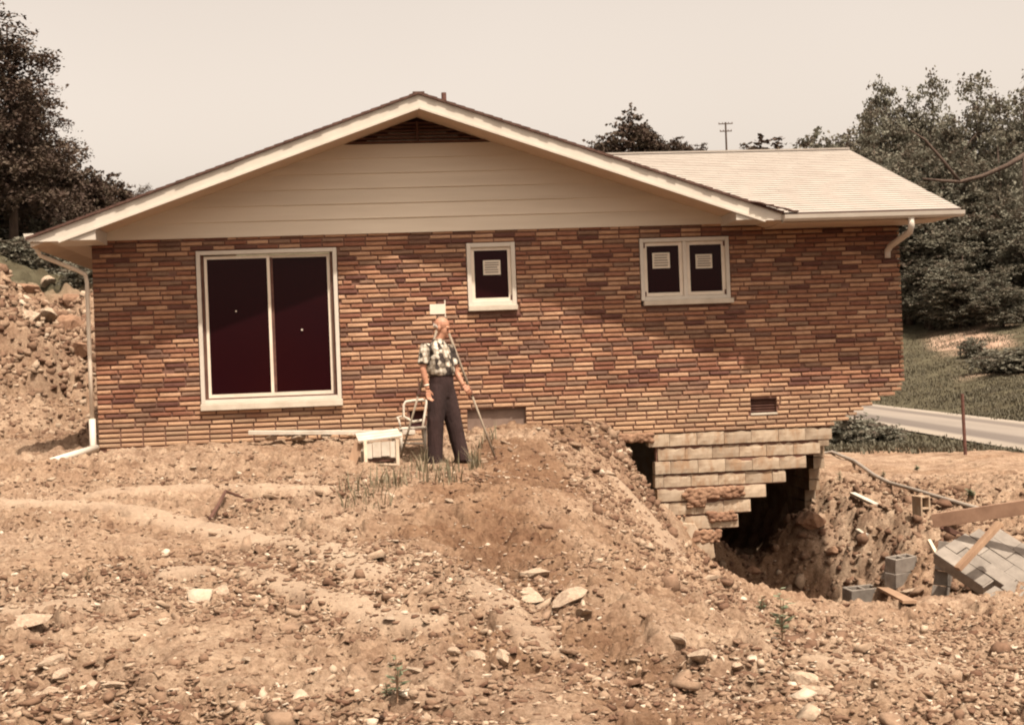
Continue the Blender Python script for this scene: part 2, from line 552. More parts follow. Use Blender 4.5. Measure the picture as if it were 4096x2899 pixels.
def ground_material():
    m, nt, b = new_mat('clay_ground')
    big = tex_noise(nt, 0.45, 4, 0.6)
    mid = tex_noise(nt, 3.2, 6, 0.72)
    fin = tex_noise(nt, 26.0, 5, 0.75)
    c1 = ramp(nt, mid, [(0.28, (0.145, 0.086, 0.058)), (0.43, (0.245, 0.167, 0.117)), (0.58, (0.315, 0.228, 0.163)), (0.76, (0.42, 0.325, 0.243))])
    c2 = ramp(nt, big, [(0.3, (0.88, 0.80, 0.73)), (0.55, (1.0, 0.98, 0.95)), (0.75, (1.10, 1.10, 1.10))])
    c = mixc(nt, 1.0, c1, c2, 'MULTIPLY')
    c3 = ramp(nt, fin, [(0.3, (0.62, 0.55, 0.49)), (0.5, (1, 1, 1)), (0.70, (1.35, 1.36, 1.36))])
    c = mixc(nt, 1.0, c, c3, 'MULTIPLY')
    mo = attr(nt, 'moist_shade')
    c = mixc(nt, attr(nt, 'dust'), c, mixc(nt, fin, (0.33, 0.24, 0.17), (0.47, 0.365, 0.27)))
    wet_shade = ramp(nt, mo, [(0.0, (1, 1, 1)), (0.45, (0.74, 0.665, 0.61)), (1.0, (0.46, 0.36, 0.31))])  # moist clay tint; also carries the shade painted over the pit
    c = mixc(nt, 1.0, c, wet_shade, 'MULTIPLY')
    gcol = ramp(nt, tex_noise(nt, 1.2, 5, 0.7), [(0.3, (0.05, 0.038, 0.022)), (0.5, (0.075, 0.064, 0.040)), (0.72, (0.115, 0.10, 0.064))])
    c = mixc(nt, attr(nt, 'green'), c, gcol)
    pink = ramp(nt, tex_noise(nt, 0.6, 4, 0.6), [(0.35, (0.20, 0.13, 0.09)), (0.62, (0.44, 0.30, 0.22))])
    c = mixc(nt, attr(nt, 'bare'), c, pink)
    nt.links.new(c, b.inputs['Base Color'])
    b.inputs['Roughness'].default_value = 0.97
    b.inputs['Specular IOR Level'].default_value = 0.1
    bump(nt, b, tex_noise(nt, 34.0, 6, 0.75), 0.9, 0.03)
ground_material()

def stone_material():
    m, nt, b = new_mat('rubble_stone')
    col = ramp(nt, attr(nt, 'rnd'), [(0.0, (0.115, 0.062, 0.040)), (0.3, (0.19, 0.118, 0.078)), (0.62, (0.285, 0.20, 0.138)), (0.86, (0.39, 0.30, 0.22)), (1.0, (0.53, 0.45, 0.36))])
    n = tex_noise(nt, 16.0, 4, 0.7)
    mot = ramp(nt, n, [(0.3, (0.75, 0.72, 0.7)), (0.7, (1.15, 1.15, 1.15))])
    nt.links.new(mixc(nt, 1.0, col, mot, 'MULTIPLY'), b.inputs['Base Color'])
    b.inputs['Roughness'].default_value = 0.95
    b.inputs['Specular IOR Level'].default_value = 0.15
    bump(nt, b, tex_noise(nt, 45.0, 4, 0.7), 0.5, 0.015)
stone_material()

def road_material():
    m, nt, b = new_mat('worn_asphalt')
    at_ = attr(nt, 'across')
    n = tex_noise(nt, 0.7, 4, 0.6, stretch=(1, 0.08, 1))
    base = ramp(nt, at_, [(0.0, (0.26, 0.215, 0.17)), (0.10, (0.24, 0.20, 0.16)), (0.16, (0.11, 0.088, 0.074)), (0.30, (0.12, 0.096, 0.08)), (0.38, (0.21, 0.175, 0.145)), (0.62, (0.23, 0.19, 0.155)),
                            (0.70, (0.12, 0.096, 0.08)), (0.80, (0.13, 0.104, 0.086)), (0.88, (0.24, 0.20, 0.16)), (1.0, (0.27, 0.225, 0.18))])
    v = ramp(nt, n, [(0.3, (0.85, 0.85, 0.85)), (0.7, (1.12, 1.12, 1.12))])
    nt.links.new(mixc(nt, 1.0, base, v, 'MULTIPLY'), b.inputs['Base Color'])
    b.inputs['Roughness'].default_value = 0.9
road_material()

# ------------------------------------------------------------------ ground
PIT_FLOOR = -2.55
CTRL = np.array([
    (-14, 0, .25), (-8, 0, .25), (-5.8, 0, .25), (-3.7, 0, .31), (-2, 0, .28), (.7, 0, .25), (1.35, -.1, .2),
    (-14, -6, .0), (-6.4, -1.9, .17), (-2, -2.6, .03), (-.8, -2.4, -.02), (.2, -2.2, -.02), (.7, -1.1, .12),
    (-3.5, -6, -.22), (-1.6, -5.5, -.2), (0.0, -4.6, -.28), (-.4, -8, -.5), (-4.3, -11, -.42), (-1.45, -12.6, -.52), (-4, -13.5, -.55), (-8, -12, -.3), (-9, -6, -.05),
    (1.25, -12.5, -.8), (1.1, -8.2, -1.0), (2.4, -8, -1.45), (3.6, -9, -1.5), (5.5, -12, -1.4), (4, -14, -1.1), (0, -17, -.75), (-4, -18, -.7), (5, -18, -1.1),
    (2.08, -.16, -.92), (2.3, -.16, -1.22), (2.6, -.16, -1.56), (2.75, -.2, -1.82), (2.5, -.9, -1.72), (1.55, -.9, -.45), (1.2, -2.0, -.5), (1.9, -1.6, -1.25), (.95, -3.4, -.65), (1.5, -3.2, -1.1), (.9, -5.5, -.82), (1.75, -5.2, -1.35),
    (6.4, -6.4, -1.4), (9, -7, -1.1), (2.6, -5.0, -1.66), (4.3, -6.2, -1.62),
    (3.2, .1, -2.75), (4.2, -.1, -2.85), (5.0, -.2, -2.75), (5.6, -.1, -2.3), (6.05, 2.6, -1.3), (6.4, 1.0, -1.5), (6.6, -3.4, -1.72), (7.6, -2, -1.45), (7.1, .1, -1.35),
    (9, 4, -1.15), (7.2, 5, -1.15), (9.7, 14.3, -1.02), (11.3, 8, -1.1), (10.9, 9.2, -1.12), (8.4, 9, -1.05), (14, 4, -1.2), (14, -4, -1.1), (7.2, 14, -.9),
    (-8.2, 4.9, .25), (-7.1, 4.9, .25), (-12, 6, .3), (-8, 12, .4), (-2, 6, .2), (-2, 12, .2), (-16, 14, .4), (16, 14, -1.2), (0, 16, .2)], dtype=float)

LIP = [(2740, 2295, 18.9), (2860, 2335, 18.5), (3000, 2385, 18.1), (3150, 2420, 17.8), (3300, 2436, 17.6), (3450, 2436, 17.4), (3600, 2420, 17.1), (3750, 2400, 16.7), (3900, 2405, 16.2), (4040, 2420, 15.7)]
_ex = []
for _px, _py, _d in LIP:
    _p = atD(_px, _py, _d); _ex.append(tuple(_p))
    if 2850 < _px < 3700:
        _q = atD(_px, _py, _d + 0.75); _ex.append((_q[0], _q[1], -2.72 if _px < 3500 else -2.35))
CTRL = np.vstack([CTRL, np.array(_ex)])

def tps_fit(P, lam=0.002):
    n = len(P)
    d = np.linalg.norm(P[:, None, :2] - P[None, :, :2], axis=2)
    K = np.where(d > 0, d * d * np.log(d + 1e-12), 0.0) + lam * np.eye(n)
    Q = np.hstack([np.ones((n, 1)), P[:, :2]])
    A = np.zeros((n + 3, n + 3))
    A[:n, :n] = K; A[:n, n:] = Q; A[n:, :n] = Q.T
    return np.linalg.solve(A, np.concatenate([P[:, 2], np.zeros(3)]))
TPS = tps_fit(CTRL)

def tps_eval(x, y):
    r = TPS[-3] + TPS[-2] * x + TPS[-1] * y
    for i in range(len(CTRL)):
        d2 = (x - CTRL[i, 0]) ** 2 + (y - CTRL[i, 1]) ** 2
        r = r + TPS[i] * 0.5 * d2 * np.log(d2 + 1e-12)
    return r

def lateral_depth(x, y):
    return (x - CAM[0]) * RIGHT[0] + (y - CAM[1]) * RIGHT[1], (x - CAM[0]) * FWD[0] + (y - CAM[1]) * FWD[1]

ROAD_L0, ROAD_L1, ROAD_Z = 11.9, 16.3, -1.32

def ground_parts(x, y):
    x = np.asarray(x, dtype=float); y = np.asarray(y, dtype=float)
    l, d = lateral_depth(x, y)
    near = tps_eval(np.clip(x, -16, 15), np.clip(y, -19, 16))
    # basement under the house
    inside = sstep(0.0, 0.35, y) * (1 - sstep(8.4, 8.8, y)) * (1 - sstep(4.95, 6.2, x + .5 * fbm(x, y, 1.3, 3, 92))) * sstep(1.95 , 2.45, x + 0.12 * np.sin(y * 2))
    mound = -3.0 + 0.9 * np.exp(-(((x - 3.3) / 0.9) ** 2 + ((y - 3.0) / 0.9) ** 2)) + 1.0 * np.exp(-(((x - 5.2) / 0.5) ** 2 + ((y - 3.0) / 0.8) ** 2)) + 0.45 * sstep(1.6, 3.2, y)
    mound = mound + 0.25 * fbm(x, y, 1.4, 3, 91) * sstep(1.2, 2.2, y)
    underfloor = np.where((y > 0.1) & (y < 8.6) & (x < 2.2) & (x > -5.7), np.minimum(near, 0.2), near)
    near = underfloor * (1 - inside) + mound * inside
    # the hole drops away behind its lip
    ratio = l / np.maximum(d, 1.0)
    lipd = np.interp(ratio, [(q[0] - 2048) / FPX for q in LIP], [q[2] for q in LIP])
    cut = sstep(0.1, 0.5, d - lipd) * sstep(.140, .150, ratio) * (1 - sstep(.165, .285, ratio + .02 * fbm(x, y, 1.2, 3, 93))) * (1 - sstep(0.2, 0.5, y)) * (1 - sstep(23, 24, d))
    near = np.where(cut > 0, near * (1 - cut) + np.minimum(near, -2.9) * cut, near)
    # undercut beside the broken foundation end
    cav = np.exp(-(((x - 1.84 + .06 * np.sin(9 * y)) / 0.19) ** 4 + ((y + 0.0) / 0.36) ** 4))
    near = near - 0.5 * cav * sstep(-1.3, -0.4, near)
    # bank beside the house on the left
    t = (y - 4.9) + np.clip(-x - 7.0, -1.0, 6) * 0.55
    h = 2.2 + np.clip(-x - 7.0, -1, 4) * 0.42
    side = 1 - sstep(-6.5, -5.9, x)
    bank = h * (0.75 * sstep(0.0, 3.3, t) + 0.25 * sstep(2.0, 4.2, t))
    bank = bank + np.clip(t - 4, 0, 60) * 0.05
    rough = sstep(0.9, 2.2, t) * (1 - sstep(5.5, 8, t)) * side
    bank = bank + rough * (0.55 * np.abs(fbm(x * 1.0 + 0.5 * y, y, 0.9, 4, 33)) * 1.6 - 0.2)
    near = near + bank * side
    # far country
    hill_r = np.clip(l - 17.5, 0, 40) * 0.17 + np.clip(d - 62, 0, 200) * 0.055 * sstep(14, 22, l)
    far = ROAD_Z - 0.02 + hill_r
    ridge = sstep(80, 250, d)
    rz = 29.0 + 1.0 * np.sin(l * 0.05)
    rz = np.where(l < -20, 20.0 + 9.0 * sstep(-75, -20, l), rz)
    far = far * (1 - ridge) + rz * ridge
    lf = sstep(-2, -12, l)
    w = sstep(29.5, 36, d) * (1 - side * (1 - sstep(60, 95, d)))
    w = np.maximum(w, sstep(10.6, 11.7, l) * sstep(20, 30, d))
    z = near * (1 - w) + far * w
    green = np.maximum(sstep(0.0, 0.5, w - 0.25 + 0.35 * fbm(x, y, 0.8, 3, 5)), sstep(4.6, 5.6, t + 0.6 * fbm(x, y, 0.5, 2, 6)) * side)
    bare = sstep(58, 66, d) * (1 - sstep(82, 92, d)) * sstep(20.0, 21.5, l - (d - 62) * 0.22) * (1 - sstep(25, 29, l - (d - 62) * 0.2)) * sstep(-0.12, 0.1, fbm(x, y, 0.14, 3, 8))
    return z, l, d, green, bare, w, rough, inside

TRACKS = []
HOLLOWS = []
def _flat(px, py):
    r = ray(px, py)
    for dd in np.linspace(6, 30, 1200):
        p = CAM + r * dd
        if p[2] < tps_eval(p[0], p[1]): return p
    return p
for pts, wd in (([(30, 2010), (500, 2035), (860, 2110), (1250, 2180), (1480, 2290)], .20), ([(380, 1975), (900, 1940), (1300, 1950)], .16), ([(1900, 2300), (2010, 2390), (2120, 2500), (2200, 2600)], .17),
                ([(700, 2300), (1000, 2290), (1300, 2400), (1700, 2480)], .16), ([(2500, 1950), (2640, 2120), (2750, 2260)], .22), ([(60, 2450), (300, 2430)], .12), ([(3300, 2640), (3600, 2680), (3800, 2660)], .15)):
    TRACKS.append(([_flat(*p)[:2] for p in pts], wd))
for px, py, ha, hl, hw_, hd in ((420, 2560, -.12, .30, .075, .30), (590, 2600, -.5, .11, .08, .34), (130, 2545, 0, .16, .05, .22), (2020, 2660, -.6, .10, .05, .25), (1880, 2650, .2, .07, .05, .25), (2190, 2440, 0, .18, .045, .2),
        (2390, 2470, -.8, .12, .06, .28), (2330, 2450, .1, .12, .035, .2), (1640, 2630, .3, .09, .06, .25), (1770, 2090, -.2, .12, .05, .2), (1150, 2545, -.4, .10, .04, .18), (2250, 2230, -.4, .12, .05, .2), (2560, 2400, -.2, .12, .04, .2),
        (2650, 2560, -.5, .14, .045, .22), (2950, 2650, 0, .12, .05, .2), (3250, 2690, -.3, .14, .05, .2), (240, 2740, 0, .14, .05, .2), (3600, 2780, .1, .18, .06, .2), (3050, 2560, -.6, .1, .05, .18), (760, 2700, .2, .1, .04, .2), (1000, 2480, -.1, .12, .03, .16)):
    p_ = _flat(px, py)
    HOLLOWS.append((p_[0], p_[1], ha, hl, hw_, hd))

GULLY = [_flat(*p_)[:2] for p_ in ((2330, 1720), (2120, 1800), (1990, 1930), (2010, 2120), (2130, 2310), (2300, 2450), (2520, 2590), (2760, 2700))]

def line_dist(pts, x, y):
    best = np.full(np.shape(x), 99.0)
    for a, b in zip(pts[:-1], pts[1:]):
        ab = b - a
        t = np.clip(((x - a[0]) * ab[0] + (y - a[1]) * ab[1]) / (ab @ ab), 0, 1)
        best = np.minimum(best, np.hypot(x - a[0] - ab[0] * t, y - a[1] - ab[1] * t))
    return best

def track_mask(x, y):
    m = np.zeros(np.shape(x))
    for pts, wd in TRACKS:
        best = np.full(np.shape(x), 99.0)
        for a, b in zip(pts[:-1], pts[1:]):
            ab = b - a
            t = np.clip(((x - a[0]) * ab[0] + (y - a[1]) * ab[1]) / (ab @ ab), 0, 1)
            best = np.minimum(best, np.hypot(x - a[0] - ab[0] * t, y - a[1] - ab[1] * t))
        m = np.maximum(m, 1 - sstep(wd * .5, wd * 1.5, best))
    return m

def ground_z(x, y, detail=True):
    z, l, d, green, bare, w, rough, inside = ground_parts(x, y)
    if detail:
        k = (1 - w)
        rough_m = 0.35 + 0.65 * sstep(-0.28, 0.12, fbm(x, y, 0.6, 3, 21))
        tr = track_mask(x, y)
        rough_m = rough_m * (1 - 0.85 * tr)
        fade = 1 - sstep(24, 30, d)
        z = z + k * (0.10 * fbm(x, y, 0.9, 3, 41) - 0.07 * rough_m * np.abs(fbm(x, y, 2.7, 2, 42)))
        z = z + k * fade * rough_m * (0.085 * plates(x + .05 * fbm(x, y, 6, 2, 60), y, 0.27, 51) + 0.065 * plates(x, y, 0.12, 52) + 0.036 * plates(x, y, 0.06, 53))
        z = z + k * 0.035 * tr
        pock = fbm(x, y, 2.6, 3, 48)
        z = z - k * 0.10 * sstep(0.25, 0.42, pock) * (1 - inside) * (1 - tr)
        z = z - 0.17 * np.exp(-(line_dist(GULLY[3:], x, y) / .42) ** 2) * k
        for hx, hy, ha, hl, hw_, hd in HOLLOWS:
            ca_, sa_ = math.cos(ha), math.sin(ha)
            uu = (x - hx) * ca_ + (y - hy) * sa_; vv = -(x - hx) * sa_ + (y - hy) * ca_
            z = z - hd * .85 * np.exp(-(uu / hl) ** 2 - (vv / (hw_ * 1.3)) ** 2)
        z = z + k * 0.10 * inside * fbm(x, y, 3.5, 3, 44)
        z = z + w * 0.25 * (0.3 + fbm(x, y, 0.25, 3, 45)) * np.maximum(1 - sstep(ROAD_L0 - 1.2, ROAD_L0 - .2, l), sstep(ROAD_L1 + .2, ROAD_L1 + 1.5, l)) * sstep(0, 6, np.abs(l - 14))
        z = z + rough * (0.42 * plates(x, y - .4 * x, 0.95, 54) + 0.24 * plates(x, y, 0.45, 55) + 0.10 * plates(x, y, 0.2, 56))
    return z

def gz(x, y):
    return float(ground_z(np.array([x]), np.array([y]))[0])

def onground(px, py, dmin=6.0, dmax=60.0):
    r = ray(px, py)
    ds = np.linspace(dmin, dmax, 1600)
    p = CAM[None, :] + r[None, :] * ds[:, None]
    h = ground_z(p[:, 0], p[:, 1])
    k = np.argmax(p[:, 2] < h)
    return np.array([p[k, 0], p[k, 1], h[k]])

def moist_shade_mask(x, y):
    """freshly dug darker clay on the bank and in patches, plus shade painted over the pit"""
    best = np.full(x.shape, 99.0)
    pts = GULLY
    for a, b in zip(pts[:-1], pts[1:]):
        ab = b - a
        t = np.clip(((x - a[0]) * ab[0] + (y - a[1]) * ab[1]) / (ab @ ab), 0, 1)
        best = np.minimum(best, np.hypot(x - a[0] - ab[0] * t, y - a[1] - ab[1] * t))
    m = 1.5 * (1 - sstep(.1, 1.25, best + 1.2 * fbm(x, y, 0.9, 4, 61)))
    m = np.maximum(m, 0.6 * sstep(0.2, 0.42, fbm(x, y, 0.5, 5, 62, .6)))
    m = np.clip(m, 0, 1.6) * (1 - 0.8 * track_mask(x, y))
    pit_shade = np.exp(-(((x - 3.8) / 1.5) ** 4 + ((y - 1.4) / 2.9) ** 4))  # house shade painted into the ground colour around the hole
    return m + 1.25 * sstep(.25, .75, pit_shade + .25 * fbm(x, y, 1.0, 3, 63))

def build_ground():
    na = 820
    dep = np.concatenate([np.geomspace(1.5, 6.2, 26, endpoint=False), np.geomspace(6.2, 15.0, 380, endpoint=False), np.geomspace(15.0, 24.0, 300, endpoint=False), np.geomspace(24, 34, 190, endpoint=False), np.geomspace(34, 90, 90, endpoint=False), np.geomspace(90, 1500, 40)])
    ang = np.tan(np.radians(26.5)) * np.linspace(-1, 1, na)
    D, A = np.meshgrid(dep, ang, indexing='ij')
    L = A * D
    X = CAM[0] + FWD[0] * D + RIGHT[0] * L
    Y = CAM[1] + FWD[1] * D + RIGHT[1] * L
    x, y = X.ravel(), Y.ravel()
    z = ground_z(x, y)
    _, l, d, green, bare, w, rough, inside = ground_parts(x, y)
    nd = len(dep)
    idx = np.arange(nd * na).reshape(nd, na)
    f = np.stack([idx[:-1, :-1].ravel(), idx[:-1, 1:].ravel(), idx[1:, 1:].ravel(), idx[1:, :-1].ravel()], axis=1)
    me = np_mesh('ground', np.stack([x, y, z], 1), f, MAT['clay_ground'], smooth=True, attrs={'green': green, 'bare': bare, 'moist_shade': moist_shade_mask(x, y) * .45, 'dust': track_mask(x, y) * (.45 + .35 * np.clip(fbm(x, y, 2.0, 3, 64) + .3, 0, 1))})
    tag(link_mesh('ground', me), 'clay building ground with rubble, running back to grassy hills', kind='structure')
build_ground()

def build_road():
    ds = np.geomspace(24, 140, 60)
    ls = np.linspace(ROAD_L0, ROAD_L1, 21)
    D, L = np.meshgrid(ds, ls, indexing='ij')
    bend = np.clip(D - 60, 0, 200) ** 2 * -0.002
    L2 = L + bend
    x = (CAM[0] + FWD[0] * D + RIGHT[0] * L2).ravel(); y = (CAM[1] + FWD[1] * D + RIGHT[1] * L2).ravel()
    n, m = len(ds), len(ls)
    across = np.tile(np.linspace(0, 1, m), n)
    zg = ROAD_Z + 0.03 + 0.05 * np.sin(np.pi * across)
    idx = np.arange(n * m).reshape(n, m)
    f = np.stack([idx[:-1, :-1].ravel(), idx[:-1, 1:].ravel(), idx[1:, 1:].ravel(), idx[1:, :-1].ravel()], axis=1)
    me = np_mesh('road', np.stack([x, y, zg], 1), f, MAT['worn_asphalt'], smooth=True, attrs={'across': across})
    tag(link_mesh('road', me), 'worn two-lane road with pale wheel tracks', kind='structure')
build_road()

# ------------------------------------------------------------------ house
WX0, WX1 = -5.82, 5.84
COURSE = 0.0677
ZB0 = 0.115
house = empty('house', (0, 0.1, 0.0), 'low brick house with white gable, broken foundation and cut-away front corner', 'house')

OPEN = {  # openings in the brick: x0, x1, z0, z1
    'door': (-4.40, -2.44, 0.70, 2.94), 'small': (-0.60, 0.105, 1.97, 2.95), 'double': (1.92, 3.25, 1.965, 2.945),
    'vent': (3.49, 3.88, 0.335, 0.55), 'hatch': (-0.67, 0.17, 0.18, 0.565), 'hole': (-1.49, -1.28, 0.33, 0.58)}

def course_right(z):
    for zz, xx in ((0.20, 4.72), (0.268, 4.95), (0.335, 5.08), (0.40, 5.20), (0.47, 5.34), (0.535, 5.46), (0.60, 5.68), (0.67, 5.76), (0.735, 5.80)):
        if z < zz: return xx
    return WX1

front = MB()
def wall_pieces(mb, y0, y1, inset):
    zs = sorted({ZB0 - 0.01, 3.16} | {v for o in OPEN.values() for v in o[2:]} | {0.20, 0.268, 0.335001, 0.40, 0.47, 0.535, 0.60, 0.67, 0.735})
    for a, b in zip(zs[:-1], zs[1:]):
        if b - a < 0.002: continue
        zm = (a + b) / 2
        cuts = sorted((o[0], o[1]) for o in OPEN.values() if o[2] < zm < o[3])
        x = WX0
        xe = course_right(zm) - inset
        for c0, c1 in cuts:
            mb.box(x, c0, y0, y1, a, b); x = c1
        mb.box(x, xe, y0, y1, a, b)
wall_pieces(front, 0.018, 0.11, 0.03)
front_wall = front.build('front_wall', MAT['mortar'], house)
mb = MB()
mb.box(WX0, WX0 + 0.1, 0.11, 8.6, 0.0, 3.16)
mb.build('side_wall', MAT['mortar'], house)
mb = MB(); mb.box(WX1 - 0.1, WX1, 0.115, 8.6, 0.75, 3.16); mb.build('side_wall', MAT['mortar'], house)
mb = MB(); mb.box(WX0, WX1, 8.6, 8.7, 0.0, 3.16); mb.build('rear_wall', MAT['mortar'], house)
mb = MB(); mb.box(WX0 + 0.1, 5.55, 0.13, 8.6, 0.60, 0.74); mb.build('floor', MAT['dark_wood'], house)
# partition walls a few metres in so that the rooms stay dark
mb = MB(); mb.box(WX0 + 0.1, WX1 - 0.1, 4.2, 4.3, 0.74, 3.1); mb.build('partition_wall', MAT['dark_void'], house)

def brick_shape(mb, x0, x1, z0, z1, y, rnd):
    c = 0.009
    j = lambda s: random.uniform(-s, s)
    yb = 0.024
    a = [(x0, yb, z0), (x1, yb, z0), (x1, yb, z1), (x0, yb, z1)]
    b = [(x0 + j(.002), y + c, z0 + j(.002)), (x1 + j(.002), y + c, z0 + j(.002)), (x1 + j(.002), y + c, z1 + j(.002)), (x0 + j(.002), y + c, z1 + j(.002))]
    d = [(x0 + c, y + j(.002), z0 + c), (x1 - c, y + j(.002), z0 + c), (x1 - c, y + j(.002), z1 - c), (x0 + c, y + j(.002), z1 - c)]
    vs = a + b + d
    fs = [(8, 9, 10, 11)]
    for i in range(4):
        k = (i + 1) % 4
        fs.append((4 + i, 4 + k, 8 + k, 8 + i))
        fs.append((i, k, 4 + k, 4 + i))
    mb.add(vs, fs, rnd)

bricks = []
BL, GAP = 0.3048, 0.017
nc = int((3.13 - ZB0) / COURSE) + 1
for ci in range(nc):
    z0 = ZB0 + ci * COURSE
    z1 = z0 + COURSE - 0.0215
    zm = (z0 + z1) / 2
    if z1 > 3.15: continue
    off = 0.0 if ci % 2 else BL / 3
    if random.random() < 0.25: off += BL / 3 * random.choice((-1, 1))
    x = WX0 + 0.004 - off
    while x < WX1:
        ln = BL
        if random.random() < 0.06: ln = BL * 0.45
        x0, x1 = max(x, WX0 + 0.003), min(x + ln - GAP, course_right(zm) + random.uniform(-0.01, 0.03) if zm < 0.74 else WX1)
        segs = [(x0, x1)]
        for o in OPEN.values():
            if o[2] - 0.012 < zm < o[3] + 0.012:
                ns = []
                for s0, s1 in segs:
                    if s1 <= o[0] or s0 >= o[1]: ns.append((s0, s1))
                    else:
                        if s0 < o[0] - 0.03: ns.append((s0, o[0] - 0.004))
                        if s1 > o[1] + 0.03: ns.append((o[1] + 0.004, s1))
                segs = ns
        for s0, s1 in segs:
            if s1 - s0 > 0.03:
                bricks.append((s0, s1, z0 + random.uniform(-.002, .002), z1 + random.uniform(-.002, .002)))
        x += ln
# a few holes where a brick end is missing
def near_cam(b):
    return (b[0] - CAM[0]) ** 2 + (CAM[1]) ** 2 - 3.0 * (b[1] - b[0])
holes = [(-4.70, 2.62), (-4.78, 1.30), (-2.16, 2.46), (4.30, 1.02), (4.95, 2.2)]
keep = []
for b in bricks:
    for hx, hz in holes:
        if b[2] - .01 < hz < b[3] + .012 and b[0] < hx < b[1]:
            b = (b[0], max(hx - 0.03, b[0] + .05), b[2], b[3]) if hx - b[0] > b[1] - hx else (min(hx + .03, b[1] - .05), b[1], b[2], b[3])
    keep.append(b)
bricks = keep
full = sorted([b for b in bricks if b[1] - b[0] > 0.27], key=near_cam)
single = set(full[:300])
def clump_rnd(b):
    return random.random()
stock = {}
rest = MB()
for b in bricks:
    y = -random.uniform(0.0, 0.012)
    if b in single:
        key = random.randrange(40)
        L = round(b[1] - b[0], 3)
        if key not in stock:
            q = MB(); brick_shape(q, -L / 2, L / 2, -0.0231, 0.0231, -0.005, random.random())
            stock[key] = (q.mesh('brick', MAT['roman_brick']), L)
        me, L0 = stock[key]
        o = bpy.data.objects.new('brick', me)
        COL.objects.link(o)
        o.parent = front_wall
        o.location = Vector(((b[0] + b[1]) / 2, random.uniform(-0.007, 0.005), (b[2] + b[3]) / 2)) - Vector((0, 0.1, 0))
        o.rotation_euler = (0, random.uniform(-.004, .004), 0)
        o.scale = ((b[1] - b[0]) / L0, 1, 1)
    else:
        brick_shape(rest, b[0], b[1], b[2], b[3], y, random.random())
ro = rest.build('brick', MAT['roman_brick'], front_wall)
ro['kind'] = 'stuff'

# foundation of concrete blocks, stepped where it broke away
BK, BH = 0.4064, 0.2032
fw = MB()
fw.box(WX0, 1.45, 0.05, 0.22, -1.6, ZB0 - 0.004)
found = fw.build('foundation_wall', MAT['concrete_block'], house)
RIGHTS = [4.70, 4.52, 4.295, 3.985, 3.675, 3.44, 3.245, 2.96, 2.855]
LEFTS = [1.95, 2.04, 2.035, 2.03, 2.04, 2.05, 2.06, 2.10, 2.2]
ZT = [0.105, -0.098, -0.297, -0.492, -0.695, -0.90, -1.115, -1.318, -1.512]
COFF = [0.0, 0.022, 0.0, 0.026, 0.006, 0.02, 0.008, 0.02, 0.01]
def chipped_block(mb, x0, x1, z0, z1, y0, y1, chip=0.0):
    nx, nz = 6, 3
    rnd = random.random()
    vs, fs = [], []
    for i in range(nx + 1):
        for k in range(nz + 1):
            x = x0 + (x1 - x0) * i / nx; z = z0 + (z1 - z0) * k / nz
            edge = (i in (0, nx)) or (k in (0, nz))
            yy = y0 + (0.005 if edge else 0) + random.uniform(-.003, .003)
            if k == nz: z -= random.uniform(0, chip)
            if edge: x += random.uniform(-.0015, .0015); z += random.uniform(-.003, .003)
            vs.append((x, yy, z))
    F = lambda i, k: i * (nz + 1) + k
    for i in range(nx):
        for k in range(nz):
            fs.append((F(i, k), F(i + 1, k), F(i + 1, k + 1), F(i, k + 1)))
    n0 = len(vs)
    for i, k in [(i, 0) for i in range(nx + 1)] + [(nx, k) for k in range(1, nz + 1)] + [(i, nz) for i in range(nx - 1, -1, -1)] + [(0, k) for k in range(nz - 1, 0, -1)]:
        p = vs[F(i, k)]
        vs.append((p[0], y1, p[2]))
    ring = [F(i, k) for i, k in [(i, 0) for i in range(nx + 1)] + [(nx, k) for k in range(1, nz + 1)] + [(i, nz) for i in range(nx - 1, -1, -1)] + [(0, k) for k in range(nz - 1, 0, -1)]]
    n = len(ring)
    for i in range(n):
        j = (i + 1) % n
        fs.append((ring[j], ring[i], n0 + i, n0 + j))
    fs.append(tuple(n0 + i for i in range(n)))
    mb.add(vs, fs, rnd)
for r in range(9):
    xr, xl = RIGHTS[r], LEFTS[r]
    x = xr
    first = True
    while x > xl + 0.05:
        ln = BK if not (first and r % 2 and random.random() < .4) else BK / 2
        first = False
        x0 = max(x - ln + 0.004, xl)
        q = MB()
        chipped_block(q, x0, x - 0.002, ZT[r] - BH + 0.016, ZT[r] - random.uniform(0, 0.004), COFF[r] + random.uniform(-.004, .006), 0.2, 0.014 if random.random() < .55 else 0.045)
        ob = q.build('concrete_block', MAT['concrete_block'], found, origin=((x0 + x) / 2, 0.1, ZT[r] - BH / 2))
        x -= ln
mb = MB()   # joints behind the block faces
for r in range(9):
    mb.box(LEFTS[r] + 0.02, RIGHTS[r] - 0.02, 0.045, 0.17, ZT[r] - BH, ZT[r] + (0.004 if r == 0 else -0.0005) + (0.012 if r == 0 else 0))
mb.build('mortar_joint', MAT['mortar'], found)
CLAY = [(2.45, 3.32, -0.86, -0.72, 150), (2.5, 2.75, -0.98, -0.75, 60), (2.8, 3.2, -1.2, -1.08, 70), (2.55, 2.95, -1.5, -1.34, 70), (2.2, 2.45, -1.3, -1.1, 30), (1.42, 2.0, 0.0, 0.11, 110)]
q = MB()   # smooth parged footing mass at the lower left of the blocks
fp = [(2.04, -1.10), (2.25, -1.13), (2.38, -1.20), (2.58, -1.22), (2.66, -1.36), (2.84, -1.40), (2.87, -1.73), (2.6, -1.85), (2.3, -1.8), (2.04, -1.5)]
vs = [(x, -0.012 + random.uniform(-.004, .004), z) for x, z in fp] + [(x, 0.12, z) for x, z in fp]
n_ = len(fp)
